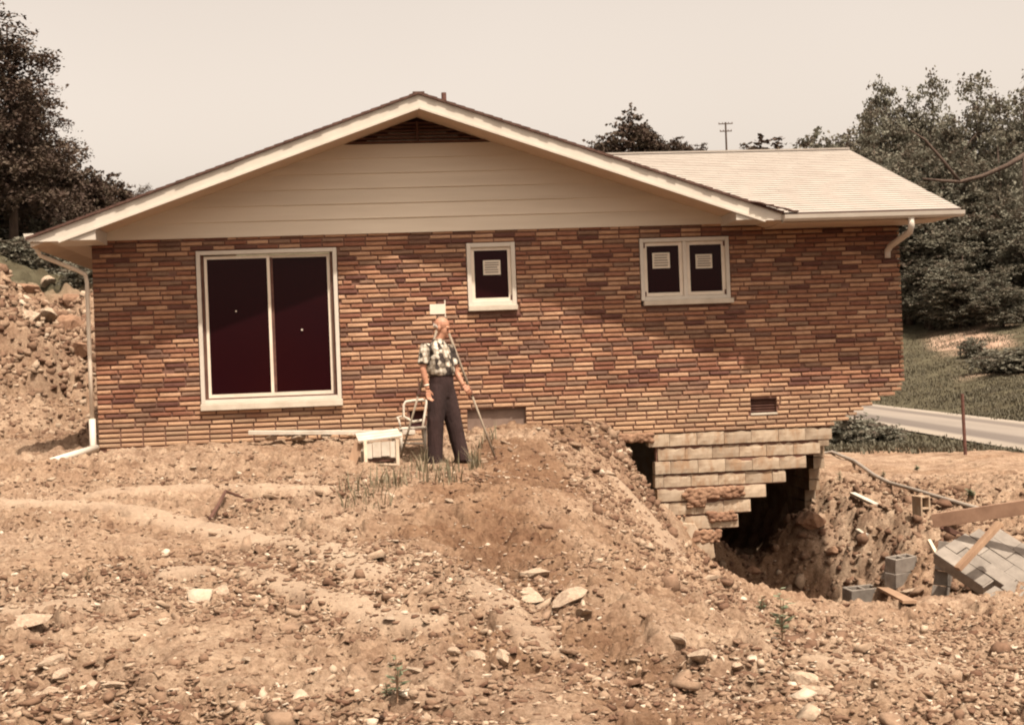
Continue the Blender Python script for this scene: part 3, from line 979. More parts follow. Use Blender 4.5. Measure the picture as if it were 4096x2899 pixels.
q.add(vs, [tuple(range(n_ - 1, -1, -1)), tuple(range(n_, 2 * n_))] + [(i, (i + 1) % n_, n_ + (i + 1) % n_, n_ + i) for i in range(n_)])
q.build('footing', MAT['concrete_block'], found, bevel=.012)
# remaining piece of the foundation on the far right side, seen through the breach
sidef = MB()
sidef.box(5.63, 5.81, 5.0, 8.58, -2.7, 0.58)
sf = sidef.build('foundation_wall', MAT['concrete_block'], house)
for k in range(14):
    zt = 0.58 - k * BH
    y0 = 3.25 + max(0, k - 3) * 0.14 + (k % 2) * 0.12
    for j in range(3):
        q = MB()
        a = y0 + j * BK
        q.box(5.62, 5.82, a, min(a + BK - 0.012, 5.4), zt - BH + 0.012, zt)
        q.build('concrete_block', MAT['concrete_block'], sf, bevel=0.006)
mb = MB(); mb.box(-5.6, 5.62, 8.4, 8.58, -2.8, 0.58); mb.build('rear_foundation', MAT['concrete_block'], house)

# gable siding boards
APX, APZ, SL = -1.235, 4.95, 0.35
SB = 3.13
def rake_in(x):     # underside of the roof deck at the wall plane
    return APZ - 0.20 - SL * abs(x - APX)
zs = [SB] + [SB + 0.02 + 0.212 * k for k in range(1, 7)]
zs[-1] = 4.39
gable = MB(); gable.add([(-5.85, 0.02, SB + .01), (3.70, 0.02, SB + .01), (APX + 0.4, .02, 4.55), (APX - 0.4, .02, 4.55), (-5.85, 0.1, SB + .01), (3.70, 0.1, SB + .01), (APX + 0.4, .1, 4.55), (APX - 0.4, .1, 4.55)],
                        [(0, 1, 2, 3), (4, 7, 6, 5), (0, 4, 5, 1), (1, 5, 6, 2), (2, 6, 7, 3), (3, 7, 4, 0)])
gable_o = gable.build('gable', MAT['siding_paint'], house)
edges = [SB]
z = SB + 0.215
while z < 4.37:
    edges.append(z); z += 0.213
edges.append(4.39)
for i in range(len(edges) - 1):
    za_, zb_ = edges[i], edges[i + 1]
    half = lambda zz: max(0.02, (APZ - 0.17 - zz) / SL)
    lx = lambda zz: max(-5.84, APX - half(zz)); rx = lambda zz: min(3.72, APX + half(zz))
    q = MB()
    yb, yt = -0.030, -0.010
    vs = [(lx(za_), yb, za_ - 0.006), (rx(za_), yb, za_ - 0.006), (rx(zb_), yt, zb_), (lx(zb_), yt, zb_),
          (lx(za_), 0.015, za_ - 0.006), (rx(za_), 0.015, za_ - 0.006), (rx(zb_), 0.015, zb_), (lx(zb_), 0.015, zb_)]
    q.add(vs, [(0, 1, 2, 3), (4, 7, 6, 5), (0, 4, 5, 1), (1, 5, 6, 2), (2, 6, 7, 3), (3, 7, 4, 0)])
    q.build('siding_board', MAT['siding_paint'], gable_o)
# louvred gable vent
lv = MB(); lv.add([(-2.36, 0.03, 4.39), (-0.11, 0.03, 4.39), (APX, 0.03, 4.79)], [(0, 1, 2)])
lv_o = lv.build('gable_vent', MAT['dark_void'], house)
for k in range(6):
    zz = 4.40 + k * 0.052
    hw = max(0.08, (4.76 - zz) / SL)
    q = MB()
    q.beam((APX - hw, -0.012, zz + .012), (APX + hw, -0.012, zz + .012), 0.05, 0.012, up=(0, 0.6, 1))
    q.build('louvre_slat', MAT['dark_wood'], lv_o)
q = MB(); q.box(APX - 0.015, APX + 0.015, -0.05, -0.035, 4.40, 4.70); q.build('centre_bar', MAT['dark_wood'], lv_o)

# main roof
OV = 0.85
YB = 9.0
roof = MB()
LXE, RXE = -6.45, 3.80
def slab(mb, x0, x1, y0, y1, t0, t1):
    zt = lambda x: APZ - SL * abs(x - APX)
    vs = []
    for y in (y0, y1):
        for x in (x0, x1):
            vs += [(x, y, zt(x) - t1), (x, y, zt(x) - t0)]
    mb.add(vs, [(0, 2, 3, 1), (4, 5, 7, 6), (0, 1, 5, 4), (2, 6, 7, 3), (1, 3, 7, 5), (0, 4, 6, 2)])
slab(roof, LXE, APX, -OV + 0.03, YB, 0.028, 0.14)
slab(roof, APX, RXE, -OV + 0.03, YB, 0.028, 0.14)
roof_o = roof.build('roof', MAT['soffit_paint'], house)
sh = MB()
for sgn, xe in ((-1, LXE - 0.05), (1, RXE + 0.02)):
    n = 40
    for k in range(n):
        a = APX + (xe - APX) * k / n
        b = APX + (xe - APX) * (k + 1) / n
        za_, zb_ = APZ - SL * abs(a - APX), APZ - SL * abs(b - APX)
        y0 = -OV - 0.035 + random.uniform(-.008, .008)
        sh.add([(a, y0, za_ - .025), (b, y0, zb_ - .027), (b, YB, zb_ - .027), (a, YB, za_ - .025), (a, y0, za_ + .004), (b, y0, zb_ + .013), (b, YB, zb_ + .013), (a, YB, za_ + .004)],
               [(0, 1, 5, 4), (3, 2, 1, 0), (4, 5, 6, 7), (1, 2, 6, 5), (2, 3, 7, 6), (3, 0, 4, 7)])
so = sh.build('shingle', MAT['shingle_edge'], roof_o)
so['kind'] = 'stuff'
q = MB(); q.beam((APX, -OV - 0.03, APZ - 0.004), (APX, YB, APZ - 0.004), 0.16, 0.022); q.build('ridge_cap', MAT['shingle_edge'], roof_o)
# rake fascia boards with a lower drip moulding
for xe, zlow in ((LXE, 3.055), (RXE, 3.075)):
    q = MB()
    zt = lambda x: APZ - SL * abs(x - APX)
    sg = -1 if xe < APX else 1
    xk = APX + sg * (APZ - 0.20 - zlow) / SL      # where the board runs into the level eave
    pts = [(APX, zt(APX) - .20), (xk, zlow), (xe, zlow), (xe, zt(xe) - .028), (APX, zt(APX) - .028)]
    if sg < 0: pts = pts[::-1]
    n_ = len(pts)
    q.add([(x, -OV, z) for x, z in pts] + [(x, -OV + .028, z) for x, z in pts], [tuple(range(n_)), tuple(range(2 * n_ - 1, n_ - 1, -1))] + [(i_, n_ + i_, n_ + (i_ + 1) % n_, (i_ + 1) % n_) for i_ in range(n_)])
    q.build('fascia', MAT['white_paint'], roof_o)
    q = MB()
    q.beam((xk, -OV - .006, zlow - .010), (APX, -OV - .006, zt(APX) - .212), 0.036, 0.028)
    q.build('rake_moulding', MAT['white_paint'], roof_o)
# rake soffit
q = MB()
for x0, x1 in ((LXE + .6, APX), (APX, RXE - .6)):
    zt = lambda x: APZ - SL * abs(x - APX) - 0.19
    q.add([(x0, -OV + .03, zt(x0)), (x1, -OV + .03, zt(x1)), (x1, 0.0, zt(x1)), (x0, 0.0, zt(x0)), (x0, -OV + .03, zt(x0) + .03), (x1, -OV + .03, zt(x1) + .03), (x1, 0.0, zt(x1) + .03), (x0, 0.0, zt(x0) + .03)],
          [(3, 2, 1, 0), (4, 5, 6, 7), (0, 1, 5, 4), (2, 3, 7, 6), (1, 2, 6, 5), (3, 0, 4, 7)])
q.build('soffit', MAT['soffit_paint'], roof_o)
# boxed eave returns, left and right
def ret(xa_, xb_, zb_, inner):
    zt = lambda x: APZ - SL * abs(x - APX) - 0.195
    q = MB()
    y0, y1 = -OV + 0.004, 0.0
    lo = zb_
    ztop = lambda x: max(zt(x), lo + .012)
    pts = [(xa_, lo), (xb_, lo), (xb_, ztop(xb_)), (xa_, ztop(xa_))]
    vs = [(x, y0, z) for x, z in pts] + [(x, y1, z) for x, z in pts]
    q.add(vs, [(0, 1, 2, 3), (4, 7, 6, 5), (0, 4, 5, 1), (1, 5, 6, 2), (2, 6, 7, 3), (3, 7, 4, 0)])
    return q.build('eave_return', MAT['white_paint'], roof_o)
ret(-6.40, -5.60, 3.062, 1)
ret(3.14, 3.78, 3.092, -1)
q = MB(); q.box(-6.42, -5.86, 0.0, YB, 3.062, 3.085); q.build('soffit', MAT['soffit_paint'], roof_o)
# left gutter along the eave, its open end facing the camera
q = MB()
gpts = [(-6.40, 3.165), (-6.405, 3.065), (-6.45, 3.052), (-6.50, 3.075), (-6.53, 3.165)]
ys = (-OV - 0.01, YB)
vs = [(x, y, z) for y in ys for x, z in gpts]
q.add(vs, [(i, i + 1, 6 + i, 5 + i) for i in range(4)] + [(0, 4, 3, 2, 1)])
q.build('gutter', MAT['white_paint'], roof_o)
# vent pipe on the right slope
vx, vy = float(atY(1775, 375, 1.3)[0]), 1.3
vzt = float(atY(1775, 372, 1.3)[2])
q = MB(); q.tube([(vx, vy, APZ - .3), (vx, vy, vzt)], 0.04, 10); q.tube([(vx, vy, APZ - .13), (vx + .005, vy, APZ - .07)], [.11, .06], 10)
q.build('vent_pipe', MAT['rusty_metal'], roof_o)

# right wing roof
EZ, EY = 3.166, -0.85
RZ, RY = 4.70, 3.55
wx0, wx1 = 1.2, 6.40
q = MB()
def wing_slab(mb, t0, t1, x0, x1, y0, y1, z0, z1):
    mb.add([(x0, y0, z0 - t1), (x1, y0, z0 - t1), (x1, y1, z1 - t1), (x0, y1, z1 - t1), (x0, y0, z0 - t0), (x1, y0, z0 - t0), (x1, y1, z1 - t0), (x0, y1, z1 - t0)],
           [(3, 2, 1, 0), (4, 5, 6, 7), (0, 1, 5, 4), (1, 2, 6, 5), (2, 3, 7, 6), (3, 0, 4, 7)])
wing_slab(q, 0.02, 0.12, 3.85, wx1 - .002, EY + .03, RY, EZ + .0105, RZ)
wing_slab(q, 0.02, 0.12, wx0, wx1, RY, 8.2, RZ, 3.1)
wing = q.build('wing_roof', MAT['soffit_paint'], house)
# shingles: each tab a thin wedge; the visible front slope in rows
ln = math.hypot(RY - EY, RZ - EZ)
dy, dz = (RY - EY) / ln, (RZ - EZ) / ln
EXP = 0.14
rows = int(ln / EXP) + 1
tabs = []
for r in range(rows):
    s0 = -0.02 + r * EXP
    y0, z0 = EY + dy * s0, EZ + dz * s0
    s1 = min(s0 + EXP * 1.05, ln + 0.03)
    y1, z1 = EY + dy * s1, EZ + dz * s1
    xl = 3.80 - (y0 - EY) * 1.0 - 0.15
    x = xl + random.uniform(0, 0.3)
    while x < wx1:
        xe = min(x + 0.303, wx1 + 0.015)
        tabs.append((x, xe, y0 - random.uniform(0, .006), z0, y1, z1))
        x += 0.305
def tab_mb(q, t):
    x, xe, y0, z0, y1, z1 = t
    nx, nz_ = -dz, dy
    lo, hi, top = 0.002, 0.016, 0.006
    q.add([(x, y0 + nx * lo, z0 + nz_ * lo), (xe, y0 + nx * lo, z0 + nz_ * lo), (xe, y1 + nx * lo, z1 + nz_ * lo), (x, y1 + nx * lo, z1 + nz_ * lo),
           (x, y0 + nx * hi, z0 + nz_ * hi), (xe, y0 + nx * hi, z0 + nz_ * hi), (xe, y1 + nx * top, z1 + nz_ * top), (x, y1 + nx * top, z1 + nz_ * top)],
          [(0, 1, 5, 4), (1, 2, 6, 5), (2, 3, 7, 6), (3, 0, 4, 7), (4, 5, 6, 7)])
vis = [t for t in tabs if t[0] > 3.75 - (t[2] + 0.85) * 0.95]
one = set(random.sample(vis, 0))
q = MB()
for t in tabs: tab_mb(q, t)
o = q.build('shingle', MAT['roof_shingle'], wing); o['kind'] = 'stuff'
q = MB(); q.beam((wx0, RY, RZ + .008), (wx1 + .01, RY, RZ + .008), 0.2, 0.03); q.build('ridge_cap', MAT['roof_shingle'], wing)
q = MB(); q.box(3.803, wx1, EY - 0.012, EY + 0.012, EZ - 0.115, EZ - 0.022); q.build('fascia', MAT['white_paint'], wing)
# shingle starter edge, torn and lifted at the valley
q = MB()
q.box(3.84, wx1 + .005, EY - 0.035, EY + 0.02, EZ - 0.018, EZ - 0.006)
px_, pz_ = 3.45, 3.31
for k in range(7):
    x_ = 3.35 + k * 0.09
    q.beam((x_, EY - .045 - .012 * (k % 3), 3.335 - k * 0.0235 + 0.014 * (k % 2)), (x_ + .13, EY - .04, 3.335 - (k + 1) * 0.0235 + 0.012 * ((k + 1) % 2)), 0.06, 0.016)
q.build('torn_shingle_edge', MAT['shingle_edge'], wing)
# gutter along the wing eave
q = MB()
gp = [(EY - .012, EZ - .03), (EY - .018, EZ - .115), (EY - .085, EZ - .118), (EY - .118, EZ - .085), (EY - .13, EZ - .03)]
vs = [(x, y, z) for x in (3.80, wx1 + .03) for y, z in gp]
q.add(vs, [(5 + i, 6 + i, i + 1, i) for i in range(4)] + [(0, 1, 2, 3, 4), (9, 8, 7, 6, 5)])
q.build('gutter', MAT['white_paint'], wing)
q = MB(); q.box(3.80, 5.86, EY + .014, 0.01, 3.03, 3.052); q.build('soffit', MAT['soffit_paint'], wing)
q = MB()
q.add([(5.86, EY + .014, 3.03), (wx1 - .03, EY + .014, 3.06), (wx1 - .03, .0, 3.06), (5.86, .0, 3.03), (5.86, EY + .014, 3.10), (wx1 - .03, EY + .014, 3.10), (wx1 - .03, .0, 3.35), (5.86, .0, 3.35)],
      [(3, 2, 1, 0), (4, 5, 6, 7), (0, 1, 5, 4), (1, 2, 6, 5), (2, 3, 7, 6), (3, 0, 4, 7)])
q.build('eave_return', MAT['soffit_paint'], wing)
# short downspout stub at the right corner
q = MB()
q.tube([(5.66, EY - .05, 3.06), (5.66, EY - .05, 2.93), (5.67, EY + .03, 2.86), (5.64, -.16, 2.72), (5.63, -.06, 2.66), (5.63, -.05, 2.60), (5.63, -.05, 2.55)], [.045] * 7, 10)
q.build('downspout', MAT['white_paint'], wing, smooth=True)

# left downspout
q = MB()
dsp = [(-6.44, -0.55, 3.06), (-6.44, -0.55, 2.99), (-6.40, -0.48, 2.90), (-6.0, -0.16, 2.72), (-5.90, -0.075, 2.66), (-5.885, -0.06, 2.55), (-5.885, -0.06, 1.5), (-5.885, -0.06, 0.62)]
q.tube(dsp, 0.030, 10)
q.build('downspout', MAT['aluminium'], house, smooth=True)
q = MB()
q.tube([(-5.885, -0.06, 0.66), (-5.885, -0.06, 0.30), (-5.89, -0.07, 0.27)], 0.045, 10)
q.build('downspout_boot', MAT['white_paint'], house, smooth=True)
dp = empty('drain_pipe', (-6.3, -.6, gz(-6.3, -.6)), 'white plastic drain pipe lying on the ground at the left house corner', 'pipe')
q = MB()
pa, pb = atY(385, 1788, -0.10), atY(205, 1828, -1.35)
za_, zb_ = gz(pa[0], pa[1]), gz(pb[0], pb[1])
q.tube([(pa[0], pa[1], za_ + .06), ((pa[0] + pb[0]) / 2, (pa[1] + pb[1]) / 2, (za_ + zb_) / 2 + .06), (pb[0], pb[1], zb_ + .055)], 0.05, 12)
q.build('pipe', MAT['white_paint'], dp, smooth=True)

# ------------------------------------------------------------------ door and windows
def bar(parent, name, x0, x1, y0, y1, z0, z1, m, bev=0.004):
    q = MB(); q.box(x0, x1, y0, y1, z0, z1)
    return q.build(name, MAT[m], parent, bevel=bev)

def frame_mb(x0, x1, z0, z1, w, y0, y1, wb=None):
    wb = w if wb is None else wb
    q = MB()
    q.box(x0, x0 + w, y0, y1, z0, z1)
    q.box(x1 - w, x1, y0, y1, z0, z1)
    q.box(x0 + w + .0005, x1 - w - .0005, y0 + .001, y1 - .001, z1 - w, z1 - .0005)
    q.box(x0 + w + .0005, x1 - w - .0005, y0 + .001, y1 - .001, z0 + .0005, z0 + wb)
    return q

def pane(parent, x0, x1, z0, z1, y):
    q = MB(); q.box(x0, x1, y, y + 0.006, z0, z1)
    return q.build('pane', MAT['dark_glass'], parent)

# sliding door
x0, x1, z0, z1 = OPEN['door']
q = frame_mb(x0 + .004, x1 - .004, 0.80, z1, 0.055, -0.035, 0.10)
door = q.build('sliding_door', MAT['white_paint'], house, bevel=0.004)
bar(door, 'sill', x0 - .005, x1 + .01, -0.075, 0.10, 0.705, 0.798, 'sill_stone', 0.008)
bar(door, 'jamb_liner', x0 + .0595, x0 + .10, 0.015, 0.10, 0.86, z1 - .056, 'dark_wood', 0)
bar(door, 'jamb_liner', x1 - .10, x1 - .0595, 0.015, 0.10, 0.86, z1 - .056, 'dark_wood', 0)
bar(door, 'track', x0 + .06, x1 - .06, 0.0, 0.10, 0.8555, 0.875, 'dark_wood', 0)
l_ = frame_mb(x0 + .105, -3.385, 0.876, z1 - .075, 0.04, 0.03, 0.055, 0.05).build('door_leaf', MAT['aluminium'], door)
pane(l_, x0 + .14, -3.42, 0.92, z1 - .11, 0.042)
r_ = frame_mb(-3.40, x1 - .105, 0.876, z1 - .075, 0.04, 0.062, 0.086, 0.05).build('door_leaf', MAT['aluminium'], door)
pane(r_, -3.37, x1 - .14, 0.92, z1 - .11, 0.074)
bar(r_, 'meeting_stile', -3.384, -3.345, 0.058, 0.0615, 0.93, z1 - .11, 'rusty_metal', 0)
for px, py, par, yy in ((944, 1245, l_, 0.03), (1208, 1320, r_, 0.06)):
    p = atY(px, py, yy)
    q = MB(); q.ball((p[0], yy - .002, p[2]), .014, .01, .014); q.build('knob', MAT['white_paint'], par, smooth=True)

def label_sheet(parent, x0, x1, z0, z1, y):
    q = MB()
    n = 5
    vs, fs = [], []
    for i in range(n + 1):
        t = i / n
        x = x0 + (x1 - x0) * t
        b = 0.006 * math.sin(3.1 * t)
        vs += [(x, y - b, z0), (x, y - b, z1)]
    fs = [(2 * i, 2 * i + 2, 2 * i + 3, 2 * i + 1) for i in range(n)]
    q.add(vs, fs)
    o = q.build('paper_label', MAT['paper_plain'], parent, origin=((x0 + x1) / 2, y, z0))
    return o

def print_rows(parent, x0, x1, z0, z1, y):
    q = MB()
    for k in range(5):
        zz = z1 - (z1 - z0) * (k + .9) / 6
        q.box(x0 + .018 + random.uniform(0, .02), x1 - .018 - random.uniform(0, .03), y - .0105, y - .0095, zz - .008, zz + .006)
    return q

# small window
x0, x1, z0, z1 = OPEN['small']
win = frame_mb(x0 + .004, x1 - .004, 2.05, z1 - .004, 0.06, -0.02, 0.10).build('window', MAT['white_paint'], house, bevel=.004)
bar(win, 'sill', x0 + .0, x1 + .005, -0.07, 0.10, 1.972, 2.048, 'sill_stone', .008)
s_ = frame_mb(x0 + .066, x1 - .066, 2.112, z1 - .066, 0.045, 0.02, 0.06).build('sash', MAT['aluminium'], win)
pane(s_, x0 + .105, x1 - .105, 2.15, z1 - .105, 0.045)
bar(s_, 'mullion_post', x1 - .30, x1 - .255, 0.0515, 0.056, 2.15, 2.5, 'rusty_metal', 0)
p0, p1 = atY(1932, 1042, 0.03), atY(2003, 1098, 0.03)
lo = label_sheet(win, p0[0], p1[0], p1[2], p0[2], 0.038)
q = print_rows(win, p0[0], p1[0], p1[2], p0[2], 0.036); q.build('print', MAT['grey_block'], lo)
bar(win, 'latch', x1 - .085, x1 - .068, -0.004, 0.019, 2.12, 2.19, 'rusty_metal', .002)
# double window
x0, x1, z0, z1 = OPEN['double']
win = frame_mb(x0 + .004, x1 - .004, 2.04, z1 - .004, 0.055, -0.02, 0.10).build('double_window', MAT['white_paint'], house, bevel=.004)
bar(win, 'sill', x0 + .03, x1 + .03, -0.07, 0.10, 1.967, 2.038, 'sill_stone', .008)
xm = (x0 + x1) / 2
bar(win, 'mullion', xm - .028, xm + .028, -0.012, 0.06, 2.096, z1 - .06, 'white_paint', .003)
for k, (a, b) in enumerate(((x0 + .06, xm - .03), (xm + .03, x1 - .06))):
    s_ = frame_mb(a, b, 2.10, z1 - .062, 0.05, 0.02, 0.06).build('sash', MAT['aluminium'], win)
    pane(s_, a + .045, b - .045, 2.145, z1 - .107, 0.045)
    p0 = atY((2609, 2782)[k], (1012, 1018)[k], 0.03); p1 = atY((2681, 2850)[k], 1072, 0.03)
    lo = label_sheet(win, p0[0], p1[0], p1[2], p0[2], 0.038)
    q = print_rows(win, p0[0], p1[0], p1[2], p0[2], 0.036); q.build('print', MAT['grey_block'], lo)
    bar(win, 'latch', (a + .004) if k == 0 else (b - .022), (a + .022) if k == 0 else (b - .004), -0.004, 0.019, 2.10, 2.17, 'rusty_metal', .002)
    bar(win, 'latch', (a + .004) if k == 0 else (b - .022), (a + .022) if k == 0 else (b - .004), -0.004, 0.019, z1 - .14, z1 - .07, 'rusty_metal', .002)
# openings low in the wall
x0, x1, z0, z1 = OPEN['vent']
v_ = bar(house, 'foundation_vent', x0, x1, 0.085, 0.10, z0, z1, 'dark_wood', 0)
for k in range(5):
    q = MB(); q.beam((x0, .07, z0 + .03 + k * .04), (x1, .07, z0 + .03 + k * .04), .03, .006, up=(0, .7, 1)); q.build('louvre_slat', MAT['rusty_metal'], v_)
bar(v_, 'sill', x0 - .005, x1 + .005, -0.012, 0.085, z0 - .02, z0 + .008, 'sill_stone', .003)
x0, x1, z0, z1 = OPEN['hatch']
h_ = bar(house, 'crawl_space_hatch', x0, x1, 0.075, 0.10, z0 - .1, z1, 'hatch_board', 0)
x0, x1, z0, z1 = OPEN['hole']
bar(house, 'wall_opening', x0, x1, 0.09, 0.11, z0, z1, 'dark_void', 0)

# ------------------------------------------------------------------ rubble
def rock_batch(P, S, seed, flat=(0.2, 0.75), shard=0.93):
    """angular shards (irregular five-sided slabs) and knobbly clods -> verts, triangles, tone"""
    rng = np.random.default_rng(seed)
    n = len(P)
    k = np.arange(5)
    ang = (k[None] + rng.uniform(-.33, .33, (n, 5))) * 2 * np.pi / 5
    rad = rng.uniform(.62, 1.1, (n, 5))
    isS = rng.random(n) < shard
    tp = np.where(isS[:, None], rng.uniform(.86, 1.04, (n, 5)), rng.uniform(.45, .85, (n, 5)))
    bx, by = np.cos(ang) * rad, np.sin(ang) * rad
    hz = np.where(isS, rng.uniform(flat[0] * .7, flat[0] * 1.5, n), rng.uniform(.45, flat[1], n))
    el = np.where(isS, rng.uniform(.4, .8, n), rng.uniform(.65, 1., n))
    zt = hz[:, None] * rng.uniform(.65, 1.1, (n, 5))
    zb = -hz[:, None] * rng.uniform(.5, 1.0, (n, 5))
    bt = np.where(isS[:, None], 1.0, rng.uniform(.5, .9, (n, 5)))
    X = np.concatenate([bx * tp, bx * 1.0, bx * bt * .8], 1); Y = np.concatenate([by * tp, by, by * bt * .8], 1) * el[:, None]
    Z = np.concatenate([zt, hz[:, None] * rng.uniform(-.25, .35, (n, 5)), zb], 1)
    V = np.stack([X, Y, Z], 2) + rng.normal(0, .04, (n, 15, 3))
    it = []
    for r in (0, 5):
        for i in range(5):
            j = (i + 1) % 5
            it += [(r + i, r + 5 + i, r + 5 + j), (r + i, r + 5 + j, r + j)]
    it += [(0, 1, 2), (0, 2, 3), (0, 3, 4)]
    it = np.array(it)
    a = rng.uniform(0, 2 * np.pi, n); tx = rng.normal(0, .3, n); ty = rng.normal(0, .3, n)
    ca, sa = np.cos(a)[:, None], np.sin(a)[:, None]
    x, y, z = V[..., 0], V[..., 1], V[..., 2]
    y, z = y * np.cos(tx)[:, None] - z * np.sin(tx)[:, None], y * np.sin(tx)[:, None] + z * np.cos(tx)[:, None]
    x, z = x * np.cos(ty)[:, None] - z * np.sin(ty)[:, None], x * np.sin(ty)[:, None] + z * np.cos(ty)[:, None]
    x, y = x * ca - y * sa, x * sa + y * ca
    V = np.stack([x, y, z], 2) * S[:, None, None] + P[:, None, :]
    F = (it[None] + (np.arange(n) * 15)[:, None, None]).reshape(-1, 3)
    return V.reshape(-1, 3), F, n

def scatter_rubble():
    n = 120000
    dd = np.sqrt(RNG.uniform(5.0 ** 2, 25.0 ** 2, n) * 1.0)
    dd = np.where(RNG.random(n) < 0.72, 5.6 + 10.5 * RNG.random(n) ** 1.35, dd)
    ll = dd * RNG.uniform(-0.42, 0.42, n)
    x = CAM[0] + FWD[0] * dd + RIGHT[0] * ll; y = CAM[1] + FWD[1] * dd + RIGHT[1] * ll
    dens = sstep(-0.30, 0.25, fbm(x, y, 0.7, 4, 71))
    s = np.exp(RNG.normal(math.log(0.0165), 0.55, n))
    s = np.clip(s, 0.006, 0.11) * (1 + 0.3 * dens)
    z, l, d, green, bare, w, rough, inside = ground_parts(x, y)
    ok = (RNG.random(n) < 0.2 + 0.8 * dens) & (green < 0.4) & ~((y > 0.05) & (y < 8.5) & (x < 2) & (x > -5.9)) & ~((np.abs(y) < .25) & (x > 1.8) & (x < 4.8))
    big = (s > 0.05)
    ok &= ~(big & (RNG.random(n) < 0.6))
    ok &= RNG.random(n) > 0.8 * track_mask(x, y)
    x, y, s = x[ok], y[ok], s[ok]
    z = ground_z(x, y) + s * 0.12
    V, F, m = rock_batch(np.stack([x, y, z], 1), s, 5)
    r = np.clip(RNG.beta(1.1, 1.5, m), 0, 1)
    me = np_mesh('rubble', V, F, MAT['rubble_stone'], rnd=np.repeat(r, 23))
    tag(link_mesh('rubble', me), 'loose stones and clods strewn over the clay ground', kind='stuff')
scatter_rubble()

def scatter_bank():
    n = 11000
    x = RNG.uniform(-12.5, -6.1, n); y = RNG.uniform(4.2, 12, n)
    t = (y - 4.9) + np.clip(-x - 7.0, -1.0, 6) * 0.55
    ok = (t > -0.6) & (t < 5.0)
    x, y, t = x[ok], y[ok], t[ok]
    s = np.exp(RNG.normal(math.log(0.05), 0.6, len(x))) * (1 + 1.6 * sstep(1.2, 2.4, t))
    s = np.clip(s * .62, .012, .13)
    z = ground_z(x, y) - s * .1
    V, F, m = rock_batch(np.stack([x, y, z], 1), s, 15, (0.35, .9), .85)
    me = np_mesh('bank_rubble', V, F, MAT['rubble_stone'], rnd=np.repeat(np.clip(RNG.beta(1.4, 2.4, m), 0, 1), 23))
    tag(link_mesh('bank_rubble', me), 'broken rock and clods covering the bank left of the house', kind='stuff')
scatter_bank()

def scatter_pit():
    n = 5200
    x = RNG.uniform(2.3, 7.4, n); y = RNG.uniform(-2.6, 4.2, n)
    s = np.exp(RNG.normal(math.log(0.04), 0.65, n)); s = np.clip(s * .8, .012, .16)
    ok = ~((np.abs(y) < .3) & (x < 4.8)) & ~((y > 3.9) & (x > 5.2) & (x < 5.7))
    x, y, s = x[ok], y[ok], s[ok]
    z = ground_z(x, y) + s * .1
    V, F, m = rock_batch(np.stack([x, y, z], 1), s, 25, (0.3, .9), .55)
    me = np_mesh('pit_rubble', V, F, MAT['rubble_stone'], rnd=np.repeat(RNG.beta(1.6, 4.2, m), 23))  # stones toned darker to go with the painted pit shade
    tag(link_mesh('pit_rubble', me), 'broken stone and earth heaped in the washed-out basement hole', kind='stuff')
scatter_pit()

def scatter_edge():
    """ragged clods along the broken crest and face of the bank"""
    n1, n2 = 420, 4200
    x = np.concatenate([RNG.uniform(1.0, 2.05, n1), RNG.uniform(.3, 2.4, n2)]); y = np.concatenate([RNG.uniform(-1.1, -.02, n1), RNG.uniform(-9, -.4, n2)])
    s = np.concatenate([np.exp(RNG.normal(math.log(.045), .5, n1)), np.exp(RNG.normal(math.log(.026), .5, n2))])
    s = np.clip(s, .01, .12)
    ok = RNG.random(len(x)) > .85 * track_mask(x, y)
    x, y, s = x[ok], y[ok], s[ok]
    z = ground_z(x, y) + s * .15
    V, F, m = rock_batch(np.stack([x, y, z], 1), s, 35, (0.3, .9), .7)
    me = np_mesh('bank_clods', V, F, MAT['rubble_stone'], rnd=np.repeat(np.clip(RNG.beta(1.3, 2.6, m), 0, 1), 23))
    tag(link_mesh('bank_clods', me), 'dark clods and shards on the spoil bank beside the broken foundation', kind='stuff')
scatter_edge()

def single_rock(px, py, size, label, cat='rock', mat='limestone', name='rock', group=None, flat=.5, seed=0, rz=0.0, D=None, lift=0.0, sx=1.0):
    rng = random.Random(seed * 7 + int(px) + 13)
    p = onground(px, py) if D is None else atD(px, py, D)
    bm = bmesh.new()
    bmesh.ops.create_icosphere(bm, subdivisions=2, radius=1.0)
    f = [Vector((rng.uniform(-1, 1), rng.uniform(-1, 1), rng.uniform(-1, 1))).normalized() for _ in range(12)]
    f += [Vector((rng.uniform(-.3, .3), rng.uniform(-.3, .3), 1)).normalized()]
    c = [rng.uniform(.38, .7) for _ in f]
    for v in bm.verts:
        for nrm, k in zip(f, c):
            d = v.co.dot(nrm)
            if d > k: v.co -= nrm * (d - k)
        v.co += Vector((rng.uniform(-.04, .04), rng.uniform(-.04, .04), rng.uniform(-.04, .04)))
        v.co.x *= sx; v.co.y *= .75; v.co.z *= flat
    me = bpy.data.meshes.new(name)
    bm.to_mesh(me); bm.free()
    a = me.attributes.new('rnd', 'FLOAT', 'FACE')
    a.data.foreach_set('value', [rng.random()] * len(me.polygons))
    me.materials.append(MAT[mat])
    o = bpy.data.objects.new(name, me)
    COL.objects.link(o)
    o.scale = (size, size, size)
    o.location = (p[0], p[1], p[2] + size * flat * .22 + lift)
    o.rotation_euler = (rng.uniform(-.25, .25), rng.uniform(-.25, .25), rz)
    return tag(o, label, cat, group)

